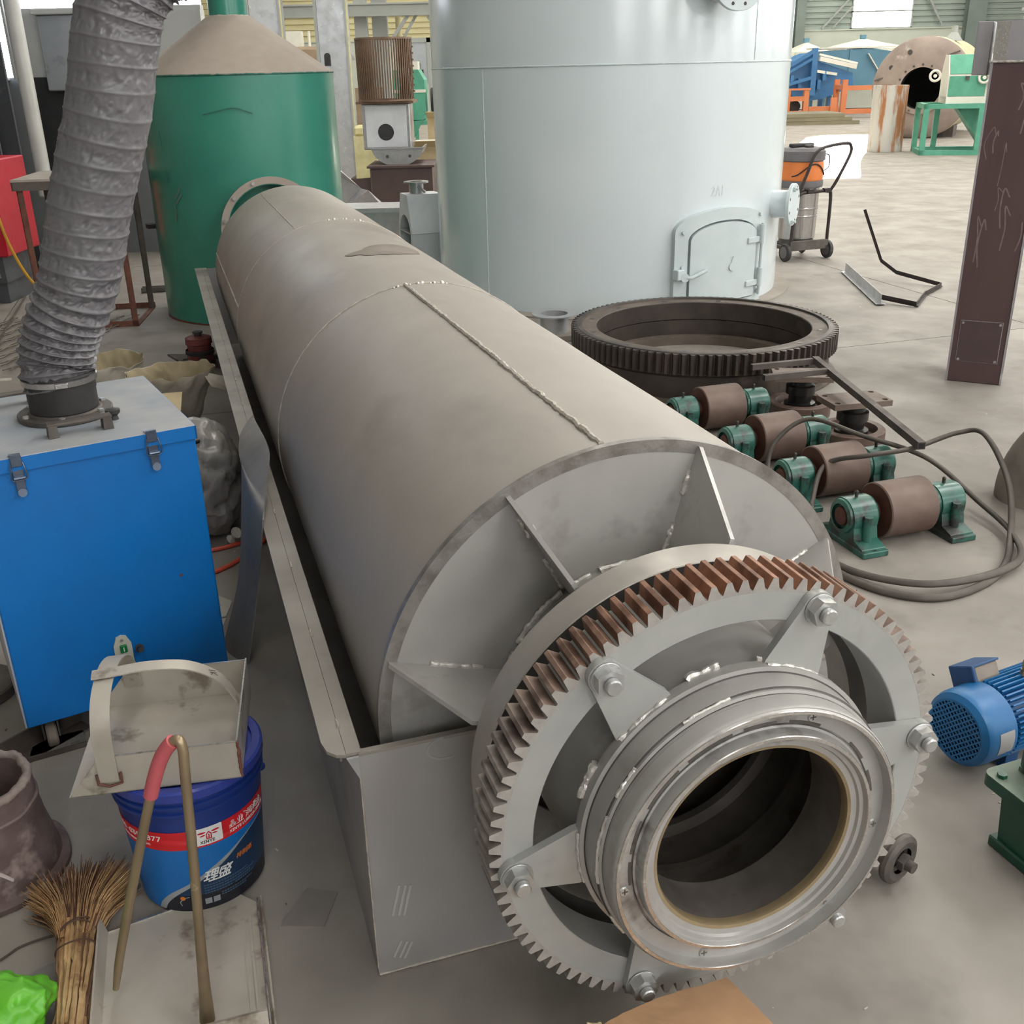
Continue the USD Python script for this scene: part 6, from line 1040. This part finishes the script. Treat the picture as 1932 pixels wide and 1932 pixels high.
# ------------------------------------------------------------------ far right: rusty drum, lying tank, mill, blue machines
rd = thing('rusty_cylinder', 'white-painted sheet cylinder streaked with rust, standing on the floor', 'cylinder', (7.25, 20.9, 0))
part(rd, 'cylinder_wall', lathe([(0.31, 0), (0.315, 0.01), (0.312, 0.6), (0.318, 1.16), (0.308, 1.165), (0.30, 0.0), (0.31, 0.0)], 56), 'rusty_sheet'); part(rd, 'wall_seam', tube([(-0.02, -0.318, z) for z in np.linspace(0.02, 1.15, 20)], 0.008, 6), 'rusty_sheet')
lt = thing('lying_tank', 'huge brown tank lying on its side with an open round mouth', 'tank', (9.05, 24.2, 1.02), -28)
LR = 1.03
part(lt, 'tank_end', lathe([(0.43, -0.15), (0.8, -0.13), (LR - 0.04, -0.05), (LR, 0.0), (LR, 0.06)], 96, axis='y'), 'tank_brown'); part(lt, 'tank_shell', lathe([(LR, 0.06), (LR + 0.005, 0.5), (LR, 3.2), (0, 3.3)], 96, axis='y'), 'tank_cream')
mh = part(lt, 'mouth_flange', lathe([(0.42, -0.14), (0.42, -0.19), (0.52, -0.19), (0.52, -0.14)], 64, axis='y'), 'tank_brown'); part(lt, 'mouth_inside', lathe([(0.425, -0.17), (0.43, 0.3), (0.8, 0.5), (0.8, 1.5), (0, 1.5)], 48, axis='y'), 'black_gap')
for k in range(16): part(mh, 'flange_bolt', along(hexnut(0.022, 0.02), (0.475 * math.cos(k * PI / 8), -0.19, 0.475 * math.sin(k * PI / 8)), (0, -1, 0)), 'dark_steel')
part(lt, 'end_seam', cat(bar((-0.98, -0.10, 0.16), (0.70, -0.12, 0.72), 0.03), bar((0.1, -0.155, -0.98), (0.12, -0.155, -0.5), 0.02)), 'frame_dark'); part(lt, 'end_patch', cat(*[T(cylz(0.05, 0, 0.012, 14), p, rx=90) for p in ((-0.3, -0.135, 0.72), (0.55, -0.13, 0.55), (-0.65, -0.12, 0.42))]), 'dark_steel')
part(lt, 'top_nozzle', T(lathe([(0.19, 0), (0.07, 0.17), (0.06, 0.3), (0.0, 0.3)], 28), (0.42, 0.9, LR - 0.10)), 'beam_grey')
part(lt, 'chock', cat(bx(-0.7, -0.4, 0.5, 1.2, -LR + 0.01, -0.78), bx(0.4, 0.7, 0.5, 1.2, -LR + 0.01, -0.78)), 'frame_dark')
hm = thing('grinding_mill', 'green and white grinding mill on a green steel stand at the right', 'mill', (8.0, 19.75, 0), -12)
part(hm, 'mill_case', ext_x(Polygon([(0.0, 0.86), (0.75, 0.86), (0.75, 1.35), (0.55, 1.66), (0.22, 1.66), (0.0, 1.33)]), -0.15, 0.75), 'machine_white', 15)
part(hm, 'front_panel', bx(-0.13, 0.48, -0.012, 0.0, 0.98, 1.31), 'green_machine'); part(hm, 'sloped_panel', thicken(np.array([(-0.13, -0.002, 1.345), (0.48, -0.002, 1.345), (0.48, 0.212, 1.655), (-0.13, 0.212, 1.655)]), np.array([[0, 1, 2], [0, 2, 3]]), 0.012), 'green_machine', False)
for x, z, y in ((-0.36, 1.32, 0.1), (0.43, 1.28, -0.06)):
    hwp = part(hm, 'hand_wheel', T(trimesh.creation.torus(0.085, 0.022, 24, 10), (x, y, z), rx=90, ry=50), 'machine_white'); part(hwp, 'wheel_hub', T(lathe([(0, -0.02), (0.03, -0.02), (0.03, 0.02), (0, 0.02)], 16, axis='y'), (x, y, z), ), 'machine_white')
part(hm, 'bearing_housing', cat(bx(0.52, 0.80, -0.10, 0.1, 1.04, 1.3, 0.02), T(lathe([(0, -0.2), (0.04, -0.2), (0.04, 0), (0.1, 0), (0.1, 0.1)], 24, axis='y'), (0.66, -0.1, 1.18)), T(cylz(0.12, 0, 0.1, 24), (0.68, 0.0, 1.4), rx=90)), 'machine_white'); part(hm, 'door_latch', T(bx(-0.03, 0.03, -0.04, 0, -0.03, 0.03), (0.16, -0.012, 1.28)), 'dark_steel'); part(hm, 'toggle_arm', cat(bar((0.55, -0.05, 1.42), (0.78, -0.05, 1.58), 0.03), bar((0.5, -0.05, 1.52), (0.7, -0.05, 1.40), 0.03)), 'machine_white')
part(hm, 'base_skirt', bx(-0.15, 0.75, -0.01, 0.76, 0.86, 0.97), 'machine_white')
part(hm, 'stand_frame', cat(bx(-0.5, 0.95, -0.1, 0.0, 0.78, 0.86), bx(-0.5, 0.95, 0.85, 0.95, 0.78, 0.86), bx(-0.5, -0.42, -0.1, 0.95, 0.78, 0.86), bx(0.87, 0.95, -0.1, 0.95, 0.78, 0.86), bx(-0.5, 0.95, -0.1, 0.0, 0.0, 0.08), bx(-0.5, 0.95, 0.85, 0.95, 0.0, 0.08), bx(-0.5, -0.42, -0.1, 0.95, 0, 0.08), bx(0.87, 0.95, -0.1, 0.95, 0, 0.08)), 'green_machine')
for x, y in ((-0.46, -0.06), (0.46, -0.06), (0.91, -0.06), (-0.46, 0.9), (-0.12, 0.9), (0.91, 0.9)): part(hm, 'stand_leg', bx(x - 0.045, x + 0.045, y - 0.045, y + 0.045, 0.08, 0.78), 'green_machine')
part(hm, 'outlet_chute', ext_y(Polygon([(0.1, 0.8), (1.0, 0.8), (0.75, 0.15), (0.6, 0.15)]), 0.3, 0.75), 'green_machine')
b1 = thing('blue_conveyor_frame', 'blue steel machine frame with bright rails, near the pale tank', 'machine', (0, 35.0, 0), 0)
part(b1, 'main_body', ext_y(Polygon([(8.5, 0.85), (9.6, 0.45), (10.1, 0.50), (11.05, 0.85), (11.0, 1.25), (9.9, 1.6), (9.7, 1.85), (8.5, 1.4)]), 0.35, 1.9), 'machine_blue', 15); part(b1, 'post', bx(9.62, 9.78, 0.05, 0.2, 0.62, 1.98), 'machine_blue')
part(b1, 'cross_arm', bar((8.5, 0.1, 1.25), (9.7, 0.1, 1.92), 0.11), 'machine_blue'); part(b1, 'cross_arm', bar((8.5, 0.05, 1.08), (9.7, 0.1, 1.72), 0.08), 'machine_blue'); part(b1, 'cross_arm', bar((9.7, 0.1, 1.15), (8.7, 0.0, 0.9), 0.09), 'machine_blue')
part(b1, 'rail', bar((9.85, 0.15, 1.80), (11.1, 0.3, 1.52), 0.06), 'machine_white'); part(b1, 'rail', bar((9.85, 0.1, 1.68), (11.05, 0.25, 1.42), 0.13), 'machine_white'); part(b1, 'rail', bar((9.8, 0.1, 1.32), (10.45, 0.2, 1.22), 0.08), 'machine_white')
for x, z in ((9.0, 0.95), (9.25, 0.85), (9.85, 0.8), (10.0, 1.05)): part(b1, 'bracket', bx(x, x + 0.1, 0.1, 0.34, z, z + 0.27), 'machine_blue')
part(b1, 'port', T(cylz(0.07, 0, 0.02, 20), (9.75, 0.35, 0.72), rx=90), 'black_gap')
for x, y in ((8.7, 0.6), (10.4, 0.6), (8.7, 1.6), (10.4, 1.6)): part(b1, 'leg', bx(x - 0.06, x + 0.06, y - 0.06, y + 0.06, 0, 0.9), 'machine_blue')
b2 = thing('blue_hopper', 'big faded blue hopper machine between the blue frame and the brown tank', 'hopper', (0, 37.5, 0))
part(b2, 'hopper_body', ext_y(Polygon([(10.6, 0.8), (13.6, 0.8), (13.6, 1.55), (12.9, 1.86), (12.2, 1.97), (10.6, 1.9)]), 0, 1.8), 'machine_blue_pale', 15); part(b2, 'hopper_lid', bx(10.55, 13.0, -0.05, 1.85, 1.97, 2.02), 'machine_white'); part(b2, 'white_brace', bar((12.1, -0.06, 1.80), (12.62, -0.06, 1.1), 0.13, 0.03), 'machine_white'); part(b2, 'front_rib', bx(11.5, 11.56, -0.04, 0, 0.8, 1.95), 'machine_blue_pale')
for x, y in ((10.8, 0.15), (13.4, 0.15), (10.8, 1.65), (13.4, 1.65)): part(b2, 'leg', bx(x - 0.05, x + 0.05, y - 0.05, y + 0.05, 0, 0.8), 'machine_blue_pale')
for lb, x, w_, h_ in (('white tarpaulin peak over machinery behind the blue hopper, nearest the window', 13.1, 1.42, 2.33), ('smaller white tarpaulin peak between the blue frame and the back wall', 11.05, 0.60, 2.26), ('low white tarpaulin beside the pale tank, behind the blue frame', 9.3, 1.1, 2.2)):
    q = thing('tarp_cover', lb, 'tarpaulin', (x, 40.3, 0)); e_ = h_ - 0.34; v = np.array([(-w_, 0, e_), (w_, 0, e_), (w_, 2, e_), (-w_, 2, e_), (0, 1, h_), (-w_, 0, 0.02), (w_, 0, 0.02), (w_, 2, 0.02), (-w_, 2, 0.02)]); f = np.array([[0, 1, 4], [1, 2, 4], [2, 3, 4], [3, 0, 4], [0, 5, 6], [0, 6, 1], [1, 6, 7], [1, 7, 2], [2, 7, 8], [2, 8, 3], [3, 8, 5], [3, 5, 0]])
    part(q, 'tarp_sheet', trimesh.Trimesh(v, f, process=False), 'tarp', False); part(q, 'peak_post', bx(-0.09, 0.09, 0.91, 1.09, h_ - 0.02, h_ + 0.12), 'machine_blue_pale')
for lb, x, y, w_, h_ in (('small orange machine frame with a motor, near the pale tank below the blue frame', 8.35, 33.0, 0.70, 0.83), ('larger orange portal machine frame between the blue frame and the rusty cylinder', 10.2, 33.6, 1.75, 1.08)):
    q = thing('orange_machine', lb, 'machine', (x, y, 0)); t_ = 0.15
    part(q, 'post', bx(0, t_, 0, t_, 0, h_), 'machine_orange'); part(q, 'post', bx(w_ - t_, w_, 0, t_, 0, h_), 'machine_orange'); part(q, 'top_rail', bx(t_, w_ - t_, 0, t_, h_ - 0.30, h_ - 0.17), 'machine_orange'); part(q, 'bottom_rail', bx(t_, w_ - t_, 0, t_, 0.12, 0.26), 'machine_orange')
    part(q, 'post', bx(0, t_, 0.8, 0.8 + t_, 0, h_), 'machine_orange'); part(q, 'side_rail', bx(0.02, t_, t_, 0.8, h_ - 0.28, h_ - 0.15), 'machine_orange')
    if w_ < 1: part(q, 'motor', T(lathe([(0, 0), (0.16, 0.02), (0.16, 0.4), (0, 0.42)], 28, axis='y'), (0.36, 0.2, 0.38)), 'strap_black'); part(q, 'top_bar', bx(-0.02, w_ + 0.02, -0.02, t_, h_, h_ + 0.05), 'machine_orange')
os_ = thing('orange_skid', 'low orange skid beam between the two orange machines', 'skid', (9.15, 33.3, 0)); part(os_, 'skid_beam', bx(0, 0.9, 0, 0.14, 0.16, 0.36), 'machine_orange'); part(os_, 'skid_post', bx(0.62, 0.80, -0.1, 0.0, 0, 0.6), 'machine_orange')
for k in range(3): single('steel_plate', T(bx(-2.4, 0.62 - 0.22 * k, -0.8, 0.8, 0.0, 0.095), (9.15, 31.1, 0.098 * k), rz=-2 + k), 'plate_stack', ['long steel plate at the bottom of the stack on the floor before the orange machines', 'middle plate of the flat steel stack before the orange machines', 'shortest steel plate on top of the flat stack before the orange machines'][k], 'plate', 'stacked steel plates')
